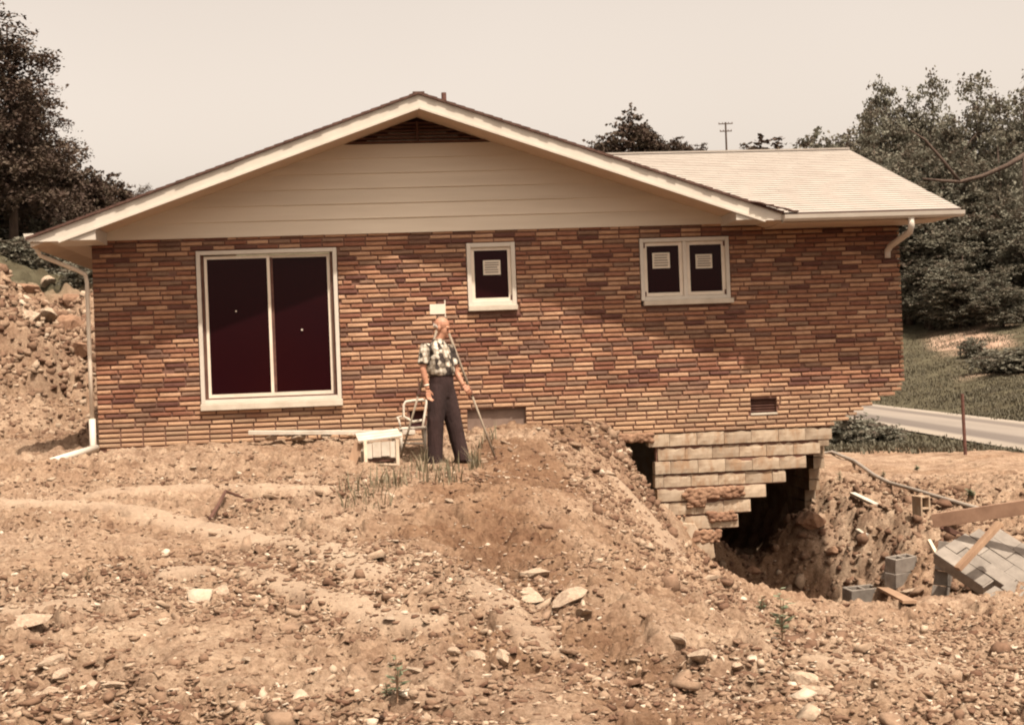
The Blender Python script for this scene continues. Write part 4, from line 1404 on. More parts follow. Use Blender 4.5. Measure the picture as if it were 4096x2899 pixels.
ROCKS = [
 (110, 2512, .20, .35, 'flat pale stone slab at the left edge above a shaded hollow'),
 (200, 2665, .10, .6, 'whitish lump of stone in the lower left corner of the ground'),
 (255, 2725, .09, .5, 'pale pointed stone below the whitish lump at lower left'),
 (450, 2745, .085, .5, 'slanted pale stone low in the left foreground'),
 (195, 2775, .065, .7, 'small round white stone at the bottom left corner'),
 (650, 2500, .10, .45, 'cream stone right of the dark hollow at lower left'),
 (990, 2660, .07, .4, 'small bright flat stone in the lower left centre foreground'),
 (1245, 2700, .075, .4, 'thin tilted pale stone right of the lower left hollow'),
 (890, 2370, .16, .5, 'rounded brown rock sitting on the track in the left foreground'),
 (1560, 2480, .09, .35, 'flat pale flagstone bit left of the foreground seedling'),
 (1820, 2625, .075, .8, 'upright pale stone right of the foreground seedling'),
 (1915, 2632, .085, .6, 'angular pale rock right of the upright stone near the seedling'),
 (2010, 2640, .085, .9, 'tall slanted stone leaning at a dark gap in the lower middle'),
 (1680, 2690, .11, .3, 'thin flat slab with dark underside below the seedling'),
 (2130, 2390, .19, .28, 'long flat slab with a dark undercut halfway down the bank'),
 (2290, 2400, .20, .55, 'large smooth tan clod in the middle of the bank'),
 (2150, 2300, .16, .5, 'grey jagged rock above the long flat slab on the bank'),
 (2340, 2460, .14, .4, 'arched rock with a dark hollow under it below the tan clod'),
 (1800, 2010, .09, .45, 'rounded tan rock at the top of the bank below the man'),
 (2480, 1825, .17, .6, 'pale rock jutting from the bank edge beside the broken foundation'),
 (2440, 1900, .13, .5, 'tan rock low on the bank edge beside the broken foundation'),
 (2710, 2555, .14, .4, 'long pale stone tilted in the lower right middle ground'),
 (2800, 2640, .17, .6, 'bulky tan rock with a shaded right side in the lower right'),
 (2960, 2690, .08, .7, 'small pale block of stone right of the bulky tan rock'),
 (3210, 2730, .14, .55, 'angular pale boulder near the bottom right'),
 (3270, 2785, .11, .8, 'white triangular stone at the bottom edge, right part'),
 (3800, 2605, .09, .4, 'bright flat stone on the pale ground at far lower right'),
 (2840, 2320, .11, .5, 'whitish stone lying under the lowest foundation block'),
 (3500, 2130 + 30, .10, .35, 'pale stone on the sunlit slope right of the hole'),
 (3440, 2225, .09, .7, 'white rounded stone on the slope left of the loose blocks'),
 (3480, 2215, .10, .6, 'second whitish stone just left of the loose blocks'),
 (3645, 2368, .17, .45, 'bright white chunk of concrete lying below the loose blocks'),
]
for i, (px, py, s, fl, lab) in enumerate(ROCKS):
    single_rock(px, py, s * .82, lab, group='larger stones on the building ground', flat=fl, seed=i, rz=random.uniform(0, 6.28), sx=random.uniform(1.1, 1.5))
# bank outcrop boulders
for i, (px, py, s, fl, lab) in enumerate([
 (110, 1150, .34, .7, 'dark-seamed boulder at the top left of the rocky bank'),
 (190, 1120, .30, .6, 'pale boulder along the crest of the rocky bank'),
 (300, 1190, .36, .7, 'boulder on the bank crest nearest the house corner'),
 (200, 1265, .42, .9, 'large upright pale rock in the middle of the bank outcrop'),
 (290, 1300, .42, .9, 'large lit rock face near the house corner on the bank'),
 (120, 1270, .33, .7, 'tan boulder at the left edge of the bank outcrop'),
 (330, 1390, .33, .7, 'lowest boulder of the outcrop beside the downspout')]):
    single_rock(px, py, s * .95, lab, group='boulders in the bank outcrop', mat='limestone' if i % 2 else 'clod', lift=-s * .3, name='boulder', flat=fl, seed=50 + i, rz=random.uniform(0, 6), sx=1.2)
for i, (px, py, s, fl, lab) in enumerate([
 (3245, 2120, .34, .9, 'big brown boulder in the shaded hole under the house'),
 (3330, 2215, .17, .8, 'small brown rock below the big boulder in the hole'),
 (2545, 1800, .13, .8, 'earthy clod wedged in the dark gap left of the foundation blocks'),
 (2600, 1925, .12, .8, 'lower earthy clod in the gap left of the foundation blocks'),
 (3010, 2290, .22, .6, 'brown clod heaped under the stepped foundation end')]):
    single_rock(px, py, s, lab, group='rocks in the basement hole', mat='clod', name='boulder', flat=fl, seed=80 + i)

# ------------------------------------------------------------------ loose things in and beside the hole
def hollow_block(q, L=0.40, W=0.20, H=0.20, rnd=None):
    """two-core concrete block standing with its cores vertical, centred, base at z=0"""
    t = 0.032
    ys = (-W / 2, W / 2)
    q.box(-L / 2, L / 2, -W / 2, -W / 2 + t, 0, H, rnd)
    q.box(-L / 2, L / 2, W / 2 - t, W / 2, 0, H, rnd)
    for x in (-L / 2, -t / 2, L / 2 - t):
        q.box(x, x + t, -W / 2 + t + .0005, W / 2 - t - .0005, 0.001, H - .001, rnd)

def loose_block(px, py, label, rz, rx=0.0, ry=0.0, lift=0.0, sc_=1.0, D=None, mat='grey_block', drop=False):
    p = onground(px, py) if D is None else atD(px, py, D)
    q = MB(); hollow_block(q, rnd=random.random())
    me = q.mesh('concrete_block', MAT[mat])
    o = bpy.data.objects.new('concrete_block', me)
    COL.objects.link(o)
    o.location = (p[0], p[1], p[2] + lift)
    o.rotation_euler = (rx, ry, rz)
    o.scale = (sc_,) * 3
    bv = o.modifiers.new('bevel', 'BEVEL'); bv.width = .006; bv.segments = 1
    if drop: o.location.z = gz(p[0], p[1]) + lift
    return tag(o, label, 'concrete block', 'loose concrete blocks')
b1 = loose_block(3600, 2345, 'lower grey block of the small stack right of the hole', 0.5, 0.05, 0.0, -0.03, 1.12)
b2 = loose_block(3600, 2345, 'upper grey block with its hollow cores showing, on the small stack', 0.42, 0.10, -0.02, 0.20, 1.12)
b2.location.x += 0.02
loose_block(3545, 2330, 'grey block half buried left of the small block stack', 1.2, 0.5, 0.15, -0.02)
loose_block(3705, 2062, 'tan block lying on its side on the sunlit slope', 1.95, 0.0, 1.5708, 0.10, mat='concrete_block')
loose_block(3440, 2330, 'brown block sunk in the shadow at the front of the hole', 0.25, 0.1, 0.0, -0.03, 1.3, D=21.3, drop=True)

# fallen piece of block wall with joints, tilted, at the right edge
slab_e = empty('fallen_wall', (0, 0, 0), 'large tilted fallen piece of grey block wall under the timber beam at right', 'wall fragment')
def slab_matrix(o, pu, pv):
    u = Vector(pu - o).normalized(); v = Vector(pv - o); v = (v - u * v.dot(u)).normalized()
    n = v.cross(u)
    return Matrix(((u.x, n.x, v.x, o[0]), (u.y, n.y, v.y, o[1]), (u.z, n.z, v.z, o[2]), (0, 0, 0, 1)))
slab_e.matrix_world = slab_matrix(atD(3735, 2210, 18.3), atD(3920, 2335, 17.75), atD(3820, 2060, 18.85))
shape = {0: (0.0, .85), 1: (0.0, 1.1), 2: (.0, 2.0), 3: (.06, 2.3), 4: (.2, 2.4)}
def slab_rows(e, shape):
    for r, (xa_, xb_) in shape.items():
        x = xa_ - (BK / 2 if r % 2 else 0)
        while x < xb_:
            if min(x + BK, xb_) - max(x, xa_) > .05:
                q = MB()
                q.box(max(x, xa_) + .002, min(x + BK, xb_) - .003, random.uniform(-.010, .010), 0.19, r * BH + .002, (r + 1) * BH - .003)
                q.build('concrete_block', MAT['slab_concrete'], e, world=False, bevel=.006)
            x += BK
    q = MB()
    for r, (xa_, xb_) in shape.items():
        q.box(xa_ + .02, xb_ - .02, 0.02, .17, r * BH, (r + 1) * BH)
    q.build('mortar_joint', MAT['grey_block'], e, world=False)
slab_rows(slab_e, shape)
slab3 = empty('fallen_wall', (0, 0, 0), 'lower fallen piece of block wall sunk in the earth in front of the big tilted one', 'wall fragment')
slab3.matrix_world = slab_matrix(atD(3930, 2370, 17.3), atD(4065, 2450, 16.8), atD(3995, 2270, 17.6))
slab_rows(slab3, {0: (0, 1.3), 1: (.1, 1.4)})
slab2 = empty('fallen_wall', tuple(atD(3760, 2385, 18.9)), 'dark edge-on fallen wall piece left of the tilted grey one', 'wall fragment')
slab2.rotation_euler = (math.radians(8), math.radians(10), math.radians(62))
for r in range(4):
    for k in range(2 if r < 3 else 1):
        q = MB()
        q.box(k * BK - .2 + (r % 2) * .1, (k + 1) * BK - .21 + (r % 2) * .1, -.08, .1, r * BH - .05, (r + 1) * BH - .06)
        q.build('concrete_block', MAT['grey_block'], slab2, world=False, bevel=.006)

def timber(name, a, b, w, h, mat, label, cat, up=(0, 0, 1), group=None):
    a = Vector(a); b = Vector(b)
    q = MB(); q.beam(a, b, w, h, up)
    mid = (a + b) / 2
    o = q.build(name, MAT[mat], None, origin=mid, bevel=.004)
    return tag(o, label, cat, group)
timber('beam', atD(3733, 2082, 18.6), atD(4200, 2012, 17.8), .09, .185, 'beam_wood', 'long brown timber beam resting across the fallen wall at right', 'beam')
timber('board', atD(3765, 2105, 18.5), atD(3860, 2150, 18.9), .05, .07, 'dark_wood', 'short dark stick under the left end of the beam', 'board')
timber('board', atD(3838, 2140, 18.6), atD(3800, 2262, 18.4), .045, .07, 'old_wood', 'thin brown prop standing between beam and fallen wall', 'board')
timber('board', atD(4000, 2090, 17.7), atD(3830, 2275, 17.6), .13, .06, 'old_wood', 'wide brown strip leaning diagonally over the fallen wall', 'board')  # brown strip laid diagonally across the fallen wall
timber('board', atD(3715, 2160, 19.3), atD(3745, 2215, 19.1), .05, .05, 'pale_wood', 'short pale stick left of the fallen wall', 'board')
p, q_ = onground(3410, 1988), onground(3505, 2032)
timber('board', p + np.array([0, 0, .05]), q_ + np.array([0, 0, .05]), .10, .05, 'white_board', 'long white board lying on the sunlit slope', 'board')
p, q_ = onground(3432, 2140), onground(3468, 2156)
timber('board', p + np.array([0, 0, .05]), q_ + np.array([0, 0, .05]), .10, .05, 'white_board', 'short white board lower on the sunlit slope', 'board')
p, q_ = onground(3530, 2370), onground(3640, 2430)
timber('board', p + np.array([0, 0, .06]), q_ + np.array([0, 0, .06]), .16, .04, 'old_wood', 'weathered plank on the floor of the hole', 'board')
# pipe across the right slope
pp = [onground(3330, 1815) + np.array([-.9, .1, -.1])] + [onground(px, py) + np.array([0, 0, .04]) for px, py in ((3330, 1815), (3420, 1868), (3500, 1915), (3560, 1945), (3650, 1972), (3760, 2005), (3860, 2030), (3965, 2058))]
q = MB(); q.tube(pp, 0.035, 8)
po = q.build('pipe', MAT['grey_pipe'], None, smooth=True, origin=pp[4])
tag(po, 'long grey pipe running down the slope from the house corner', 'pipe')

# ------------------------------------------------------------------ things in front of the wall
# white plank on rubble against the wall
pa, pb = atY(995, 1730, -0.32), atY(1660, 1728, -0.32)
timber('plank', pa, pb, .17, .055, 'white_board', 'long white plank lying along the foot of the brick wall', 'plank')
for i, (px, py, s) in enumerate([(1090, 1757, .12), (1200, 1765, .13), (1300, 1758, .11), (1395, 1750, .12), (1150, 1752, .09), (1560, 1755, .13)]):
    p = atY(px, py, -.35)
    o = single_rock(px, py, s, ['stone under the left end of the white plank', 'second stone under the white plank', 'third stone propping the white plank', 'stone under the plank just left of the wooden crate',
        'small stone between the first two under the plank', 'stone under the right end of the white plank behind the crate'][i], group='stones propping the white plank', seed=120 + i)
    o.location = (p[0], -0.34, pa[2] - .03 - s * .5 * .8)
# wooden crate of weathered white boards
cx, cy, _ = onground(1520, 1845)
crate = empty('wooden_crate', (cx, cy, gz(cx, cy)), 'weathered whitish wooden crate with a tilted board top beside the man', 'crate', rz=0.12)
w, dp_, hh = 0.44, 0.30, 0.27
for k in range(4):
    q = MB(); q.box(-w / 2 + k * w / 4 + .004, -w / 2 + (k + 1) * w / 4 - .004, -dp_ / 2 - .012 - .004 * (k % 2), -dp_ / 2 + .01, .05 + .01 * (k % 3), hh - .02)
    q.build('board', MAT['white_board'], crate, world=False)
for k in range(3):
    q = MB(); q.beam((-w / 2 - .06, -dp_ / 2 + .02 + k * .115, hh + .005 + k * .028), (w / 2 + .04, -dp_ / 2 + .02 + k * .115, hh + .045 + k * .028), .10, .022, up=(0, -.25, 1))
    q.build('top_board', MAT['white_board'], crate, world=False)
for sx in (-1, 1):
    q = MB(); q.box(sx * (w / 2 - .02) - .02, sx * (w / 2 - .02) + .02, -dp_ / 2 - .045, -dp_ / 2 - .02, -.06, hh); q.build('leg', MAT['pale_wood'], crate, world=False)
    q = MB(); q.box(sx * (w / 2 - .02) - .02, sx * (w / 2 - .02) + .02, dp_ / 2 - .02, dp_ / 2 + .02, -.06, hh + .06); q.build('leg', MAT['pale_wood'], crate, world=False)
q = MB(); q.box(-w / 2 + .02, w / 2 - .02, -dp_ / 2 + .012, dp_ / 2, .0, .02); q.build('bottom', MAT['dark_wood'], crate, world=False)
q = MB(); q.beam((-w / 2 - .16, -dp_ / 2, -.02), (-w / 2 - .05, -dp_ / 2 + .05, hh - .03), .11, .02, up=(0, -1, 0)); q.build('leaning_shade', MAT['old_wood'], crate, world=False)  # brown strip added for the leaning shadow left of the crate
# white chair frame behind the man
p = atY(1665, 1830, -1.75)
hx, hy = p[0], -1.75
chair = empty('lawn_chair', (hx, hy, gz(hx, hy)), 'old white lawn chair with a curved open back behind the man', 'chair')
def T(name, pts, r=.016, mat='white_board'):
    q = MB(); q.tube(pts, r, 8); return q.build(name, MAT[mat], chair, world=False, smooth=True)
T('leg', [(.11, -.16, 0), (.13, -.12, .30)], .02)
T('leg', [(-.19, -.20, 0), (-.19, -.14, .30)], .02)
T('leg', [(.13, .18, 0), (.10, .14, .30)], .02)
T('leg', [(-.17, .18, 0), (-.19, .14, .30)], .02)
T('back_frame', [(.10, .12, .28), (.13, .16, .42), (.165, .2, .60), (.165, .2, .64), (.12, .2, .655), (-.0, .2, .65), (-.10, .2, .64), (-.13, .19, .60), (-.14, .17, .45), (-.02, .16, .375), (.10, .15, .39)], .017)
T('arm', [(.165, .2, .45), (.20, .0, .44), (.17, -.16, .42), (.14, -.14, .30)], .014)
T('arm', [(-.16, .2, .45), (-.23, .0, .44), (-.21, -.16, .42), (-.19, -.14, .30)], .014)
q = MB(); q.box(-.21, .15, -.18, .16, .29, .31)
q.build('seat', MAT['white_board'], chair, world=False, bevel=.006)
T('stretcher', [(-.19, -.17, .12), (.12, -.14, .10)], .012)
T('stretcher', [(-.18, .16, .14), (.12, .16, .14)], .012)

# tripod with a white target board
ap = atY(1766, 1262, -1.95)
tri = empty('tripod', (ap[0], -1.95, gz(ap[0], -1.95)), 'grey wooden surveying tripod with a white board on top, standing behind the man', 'tripod')
fr = atY(1985, 1838, -2.25); fl_ = atY(1600, 1838, -2.05); fb = np.array([ap[0] + .1, -1.15, 0])
for f_, nm in ((fr, 'r'), (fl_, 'l'), (fb, 'b')):
    gzf = gz(f_[0], f_[1])
    q = MB()
    top = Vector((ap[0] + (f_[0] - ap[0]) * .04, -1.95 + (f_[1] + 1.95) * .08, ap[2] - .05))
    foot = Vector((f_[0], f_[1], gzf - .01))
    d = (foot - top)
    q.tube([top, top + d * .55], .017, 8)
    q.tube([top + d * .50, top + d * .97], .014, 8)
    lg = q.build('leg', MAT['tripod_wood'], tri, smooth=True)
    q = MB(); q.tube([top + d * .50, top + d * .535], .022, 8); q.build('clamp', MAT['rusty_metal'], lg)
    q = MB(); q.tube([top + d * .95, foot], [.013, .004], 8); q.build('spike', MAT['rusty_metal'], lg)
q = MB(); q.tube([(ap[0], -1.95, ap[2] - .08), (ap[0], -1.95, ap[2] - .02)], .07, 14); q.build('head_plate', MAT['tripod_wood'], tri)
b0, b1 = atY(1720, 1258, -1.95), atY(1778, 1216, -1.95)
q = MB(); q.box(b0[0], b1[0], -1.965, -1.945, b0[2], b1[2]); q.build('target_board', MAT['paper_plain'], tri, bevel=.003)
r0 = atY(1779, 1200, -1.94)
q = MB(); q.tube([(r0[0], -1.935, ap[2] - .05), (r0[0], -1.935, r0[2])], .008, 8); q.build('rod', MAT['paper_plain'], tri)

# ------------------------------------------------------------------ the man
def merge(mb, mat, name, parent, voxel, smooth_it=4, label=None):
    me = mb.mesh('tmp', MAT[mat])
    bm_ = bmesh.new(); bm_.from_mesh(me); bmesh.ops.recalc_face_normals(bm_, faces=bm_.faces[:]); bm_.to_mesh(me); bm_.free()
    o = bpy.data.objects.new('tmp', me); COL.objects.link(o)
    r = o.modifiers.new('r', 'REMESH'); r.mode = 'VOXEL'; r.voxel_size = voxel; r.use_smooth_shade = True
    s = o.modifiers.new('s', 'SMOOTH'); s.iterations = smooth_it; s.factor = .5
    dg = bpy.context.evaluated_depsgraph_get()
    me2 = bpy.data.meshes.new_from_object(o.evaluated_get(dg))
    me2.name = name
    bpy.data.objects.remove(o); bpy.data.meshes.remove(me)
    me2.materials.clear(); me2.materials.append(MAT[mat])
    if 'rnd' not in me2.attributes:
        a = me2.attributes.new('rnd', 'FLOAT', 'FACE'); a.data.foreach_set('value', [.5] * len(me2.polygons))
    off = chain_loc(parent)
    me2.transform(Matrix.Translation(-off))
    q = bpy.data.objects.new(name, me2); COL.objects.link(q); q.parent = parent
    return q

MY = -2.42
def mp(px, py, y=MY): return Vector(atY(px, py, y))
gzm = gz(-1.1, MY)
person = empty('person', (-1.1, MY, gzm), 'elderly bald man in a checked short-sleeved shirt and dark trousers walking right', 'person')
ft_f = mp(1852, 1838, -2.40); ft_b = mp(1738, 1828, -2.52)
gf = gz(ft_f.x, -2.40); gb = gz(ft_b.x, -2.52)
hip = mp(1766, 1545); waist = mp(1766, 1492); chest = mp(1752, 1425); neckb = mp(1752, 1364); neckt = mp(1768, 1345)
headc = mp(1768, 1308)
shN = mp(1700, 1392, -2.60); shF = mp(1798, 1395, -2.28)
elN = mp(1692, 1478, -2.66); wrN = mp(1710, 1555, -2.68)
elF = mp(1826, 1490, -2.30); wrF = mp(1852, 1540, -2.36)
knF = mp(1815, 1690, -2.40); knB = mp(1742, 1685, -2.52)
ankF = Vector((ft_f.x - .015, -2.40, gf + .09)); ankB = Vector((ft_b.x, -2.52, gb + .09))
hipN = hip + Vector((-.045, -.045, -.02)); hipF = hip + Vector((.045, .04, -.02))
RZ_ = math.radians(35)   # chest turned towards image right
body = MB()
body.tube([neckb - Vector((0, 0, .05)), (neckb + neckt) / 2, neckt + Vector((.01, 0, .03))], [.062, .056, .058], 12)
# head: skull, face wedge, jaw, nose, ears; facing right and down
yaw_ = math.radians(-20); pit_ = math.radians(-24)
fx = Vector((math.cos(yaw_) * math.cos(pit_), math.sin(yaw_) * math.cos(pit_), math.sin(pit_)))
sd = Vector((fx.y, -fx.x, 0)).normalized()
hu = sd.cross(fx).normalized()
if hu.z < 0: hu = -hu
HP = lambda f, s_, u: headc + fx * f + sd * s_ + hu * u
body.ball(HP(-.015, 0, .025), .098, .080, .096)
body.ball(HP(.035, 0, -.03), .066, .062, .085)
body.ball(HP(.055, 0, -.085), .045, .045, .038)
body.tube([HP(.090, 0, .008), HP(.122, 0, -.030), HP(.100, 0, -.044)], [.010, .016, .010], 8)
body.ball(HP(.075, 0, .022), .03, .045, .012)
body.ball(HP(.090, 0, -.068), .018, .028, .012)
for sgn in (-1, 1):
    body.ball(HP(-.008, .080 * sgn, -.02), .020, .013, .034)
# torso and legs inside the clothes
body.rings([(hip - Vector((0, 0, .08)), .13, .10, RZ_), (waist, .14, .105, RZ_), (chest, .155, .11, RZ_), (neckb - Vector((0, 0, .06)), .14, .08, RZ_), (neckb, .06, .06, RZ_)])
for a, b, c in ((hipN, knB, ankB), (hipF, knF, ankF)):
    body.tube([a, (a + b) / 2, b, (b + c) / 2, c], [.06, .07, .055, .052, .038], 10)
def arm(mb, s, e, w, rs, n=10):
    mb.tube([s, (s + e) / 2, e, e + (w - e) * .4, w], rs, n)
arm(body, shN, elN, wrN, [.052, .047, .040, .038, .027])
arm(body, shF, elF, wrF, [.052, .047, .040, .038, .027])
def hand(mb, wr, d, side, curl):
    """d: direction from wrist to knuckles, side: towards the thumb; fingers separate and bent"""
    d = Vector(d).normalized(); side = Vector(side); side = (side - d * side.dot(d)).normalized()
    nrm = d.cross(side).normalized()
    for t, wd in ((.0, .024), (.03, .034), (.06, .040), (.085, .040)):
        for s in (-.5, 0, .5):
            mb.ball(wr + d * t + side * (s * wd), .016, .016, .016, nu=8, nv=6)
    for k, (ln, off_) in enumerate(((.072, .030), (.082, .010), (.076, -.010), (.060, -.029))):
        b0 = wr + d * .088 + side * off_
        c1 = b0 + d * ln * .45 + nrm * curl * .012
        c2 = c1 + d * ln * .30 + nrm * curl * .026
        c3 = c2 + d * ln * .16 + nrm * curl * .030
        mb.tube([b0 - d * .02, b0, c1, c2, c3], [.0095, .0095, .0085, .0078, .006], 7)
    t0 = wr + d * .025 + side * .026
    t1 = t0 + d * .035 + side * .026 + nrm * curl * .008
    t2 = t1 + d * .032 + side * .006 + nrm * curl * .012
    mb.tube([t0 - side * .012, t0, t1, t2], [.012, .012, .010, .007], 7)
hand(body, wrN, (.10, -.05, -1), (.8, .5, .1), 1.0)
hand(body, wrF, (.62, -.1, -.78), (.5, .2, .6), -.9)
merge(body, 'skin', 'body', person, .0065, 3)
for sgn in (-1, 1):
    q = MB(); _e = HP(.086, .030 * sgn, -.004); q.ball(_e, .011, .011, .008, nu=8, nv=6); q.build('eye', MAT['dark_void'], person, smooth=True)
hr = MB()
for k in range(9):
    a = math.radians(95 + k * 27)
    dv = fx * math.cos(a) + sd * math.sin(a)
    dv.z = 0
    dv = fx * (math.cos(a) * .084) + sd * (math.sin(a) * .068)
    hr.ball(HP(-.012, 0, -.018 + .012 * (k % 2)) + dv, .024, .02, .03, nu=8, nv=6)
merge(hr, 'grey_hair', 'hair', person, .008, 3)
shirt = MB()
shirt.rings([(waist + Vector((0, 0, -.035)), .178, .138, RZ_), (waist + Vector((0, 0, .03)), .194, .152, RZ_), ((waist + chest) / 2, .192, .152, RZ_), (chest, .196, .148, RZ_), (chest + Vector((0, 0, .08)), .185, .122, RZ_), (neckb + Vector((0, 0, -.055)), .155, .095, RZ_), (neckb + Vector((0, 0, -.01)), .085, .075, RZ_), (neckb + Vector((.008, 0, .030)), .074, .070, RZ_)])
for s, e, k in ((shN, elN, .78), (shF, elF, .70)):
    c = (neckb + s) / 2 - Vector((0, 0, .06))
    en = s + (e - s) * k
    shirt.tube([c, s, s + (e - s) * .35, en], [.07, .075, .074, .078], 12)
merge(shirt, 'plaid_shirt', 'shirt', person, .012, 4)
tr = MB()
tr.rings([(hip + Vector((0, 0, -.14)), .165, .13, RZ_), (hip, .172, .138, RZ_), (hip + Vector((0, 0, .09)), .168, .132, RZ_), (waist + Vector((0, 0, .012)), .160, .125, RZ_)])
for a, b, c in ((hipN, knB, ankB), (hipF, knF, ankF)):
    m1 = (b + c) / 2
    tr.tube([a + Vector((0, 0, .02)), a + (b - a) * .3, (a + b) / 2, b, m1, c + Vector((0, 0, .02)), c + Vector((0, 0, -.055))], [.112, .122, .120, .108, .100, .098, .092], 14)
merge(tr, 'trouser_cloth', 'trousers', person, .014, 5)
for c, nm, dxy in ((ankF, 'f', (1, -.12)), (ankB, 'b', (.9, -.5))):
    dv = Vector((dxy[0], dxy[1], 0)).normalized()
    base_z = c.z - .09
    q = MB()
    P0 = Vector((c.x, c.y, base_z))
    q.ball(P0 + dv * -.05 + Vector((0, 0, .05)), .052, .048, .05)
    q.ball(P0 + dv * .03 + Vector((0, 0, .048)), .07, .05, .05)
    q.ball(P0 + dv * .10 + Vector((0, 0, .036)), .07, .05, .036)
    q.ball(P0 + dv * .16 + Vector((0, 0, .03)), .055, .045, .03)
    merge(q, 'shoe_leather', 'shoe', person, .010, 3)
q = MB()
n = 20
for k in range(n):
    pass
q.rings([(waist + Vector((0, 0, -.03)), .166, .131, RZ_), (waist + Vector((0, 0, .008)), .166, .131, RZ_)], cap=False)
q.build('belt', MAT['dark_wood'], person, smooth=True)
wv = (wrN - elN).normalized()
q = MB(); q.tube([wrN - wv * .055, wrN - wv * .035], .033, 12); q.build('wristwatch', MAT['aluminium'], person, smooth=True)

mb = MB()   # parging and clay still stuck to the foundation
for (xa_, xb_, za_, zb_, n) in CLAY:
    for _ in range(n):
        cx, cz = random.uniform(xa_, xb_), random.uniform(za_, zb_)
        r_ = random.uniform(.012, .038)
        mb.ball((cx, random.uniform(0.0, .02), cz), r_ * 1.6, 0.03 + r_ * .5, r_, nu=7, nv=5)
cl_ = merge(mb, 'clod', 'clinging_clay', found, .011, 1)
cl_['kind'] = 'stuff'

# ------------------------------------------------------------------ small ground things
p1, p2, p3, p4 = onground(840, 2085), onground(868, 2060), onground(905, 2020), onground(972, 2025)
q = MB(); q.tube([p1 + [0, 0, .02], p2 + [0, 0, .05], p3 + [0, 0, .12], p4 + [0, 0, .09]], [.022, .02, .018, .012], 7)
o = q.build('stick', MAT['dark_wood'], None, origin=p2)
tag(o, 'bent dark stick lying on the bare ground in the left middle', 'stick')
single_rock(1000, 2008, .07, 'small dark clod right of the bent stick', cat='clod', mat='dark_wood', name='clod', flat=.6, seed=9)

def weed(px, py, h, label, nst=3, leaf=.05, seed=1, D=None):
    rng = random.Random(seed)
    p = onground(px, py) if D is None else atD(px, py, D)
    e = empty('weed', p, label, 'weed', 'weeds sprouting on bare ground')
    st, lf = MB(), MB()
    for s in range(nst):
        a = rng.uniform(0, 6.28); lean = rng.uniform(.02, .22) if s else .03
        hh = h * (1 if s == 0 else rng.uniform(.45, .8))
        pts = [Vector((math.cos(a) * lean * hh * t * t, math.sin(a) * lean * hh * t * t, hh * t)) for t in (0, .35, .7, 1)]
        st.tube(pts, [.006, .005, .004, .002], 5)
        for k in range(10):
            t = .25 + .75 * k / 9
            c = pts[0].lerp(pts[3], t); c.z = hh * t
            a2 = k * 2.4 + a
            L = leaf * (1.15 - .5 * t) * rng.uniform(.7, 1.2)
            dv = Vector((math.cos(a2), math.sin(a2), rng.uniform(.0, .5))).normalized()
            sdv = dv.cross(Vector((0, 0, 1))).normalized() * L * .28
            lf.add([c, c + dv * L * .5 + sdv, c + dv * L, c + dv * L * .5 - sdv], [(0, 1, 2, 3)], rng.random())
    st.build('stem', MAT['old_wood'], e, world=False)
    lf.build('leaves', MAT['leaf_weed'], e, world=False)
    return e
weed(1590, 2815, .24, 'thin leafy seedling standing at the bottom middle of the foreground', 2, .075, 3)
weed(1545, 2790, .07, 'tiny weed just left of the foreground seedling', 3, .04, 4)
weed(3130, 2560, .36, 'pale green weed growing on the lip of the hole', 3, .11, 5)
weed(3050, 2450, .14, 'small weed on the lip left of the pale green one', 3, .06, 6)
weed(350, 2330, .12, 'dead little weed standing in the left foreground', 2, .03, 7)
weed(3535, 1905, .12, 'tiny weed on the slope beside the pipe', 4, .06, 8)
weed(3360, 1930, .22, 'weed beside the dark edge of the broken foundation', 4, .08, 9)
weed(3668, 1885, .12, 'tuft of weed on the bare field above the tan block', 5, .09, 10)
weed(3880, 1995, .16, 'low green weed on the bare field near the beam', 6, .10, 11)

def grass_patch(name, label, spots, n, h0, h1, mat='grass_blade', width=.006):
    V, F, R = [], [], []
    for (x, y, rx, ry) in spots:
        for _ in range(n):
            a = random.uniform(0, 6.28); r = math.sqrt(random.random())
            gx, gy = x + math.cos(a) * r * rx, y + math.sin(a) * r * ry
            V.append((gx, gy))
    V = np.array(V)
    z = ground_z(V[:, 0], V[:, 1])
    m = len(V)
    a = RNG.uniform(0, 6.28, m); h = RNG.uniform(h0, h1, m); ln = RNG.uniform(.1, .9, m) * h
    w = width * RNG.uniform(.7, 1.4, m)
    px, py = V[:, 0], V[:, 1]
    sx, sy = -np.sin(a) * w, np.cos(a) * w
    P = np.stack([np.stack([px - sx, py - sy, z - .01], 1), np.stack([px + sx, py + sy, z - .01], 1),
                  np.stack([px + sx * .8 + np.cos(a) * ln * .35, py + sy * .8 + np.sin(a) * ln * .35, z + h * .6], 1),
                  np.stack([px - sx * .8 + np.cos(a) * ln * .35, py - sy * .8 + np.sin(a) * ln * .35, z + h * .6], 1),
                  np.stack([px + np.cos(a) * ln + sx * .2, py + np.sin(a) * ln + sy * .2, z + h], 1), np.stack([px + np.cos(a) * ln - sx * .2, py + np.sin(a) * ln - sy * .2, z + h], 1)], 1).reshape(-1, 3)
    base_i = (np.arange(m) * 6)[:, None]
    F = np.concatenate([base_i + np.array([[0, 1, 2, 3]]), base_i + np.array([[3, 2, 4, 5]])], 0)
    r = RNG.random(m)
    me = np_mesh(name, P, F, MAT[mat], rnd=np.concatenate([r, r]))
    return tag(link_mesh(name, me), label, kind='stuff')
sp = []
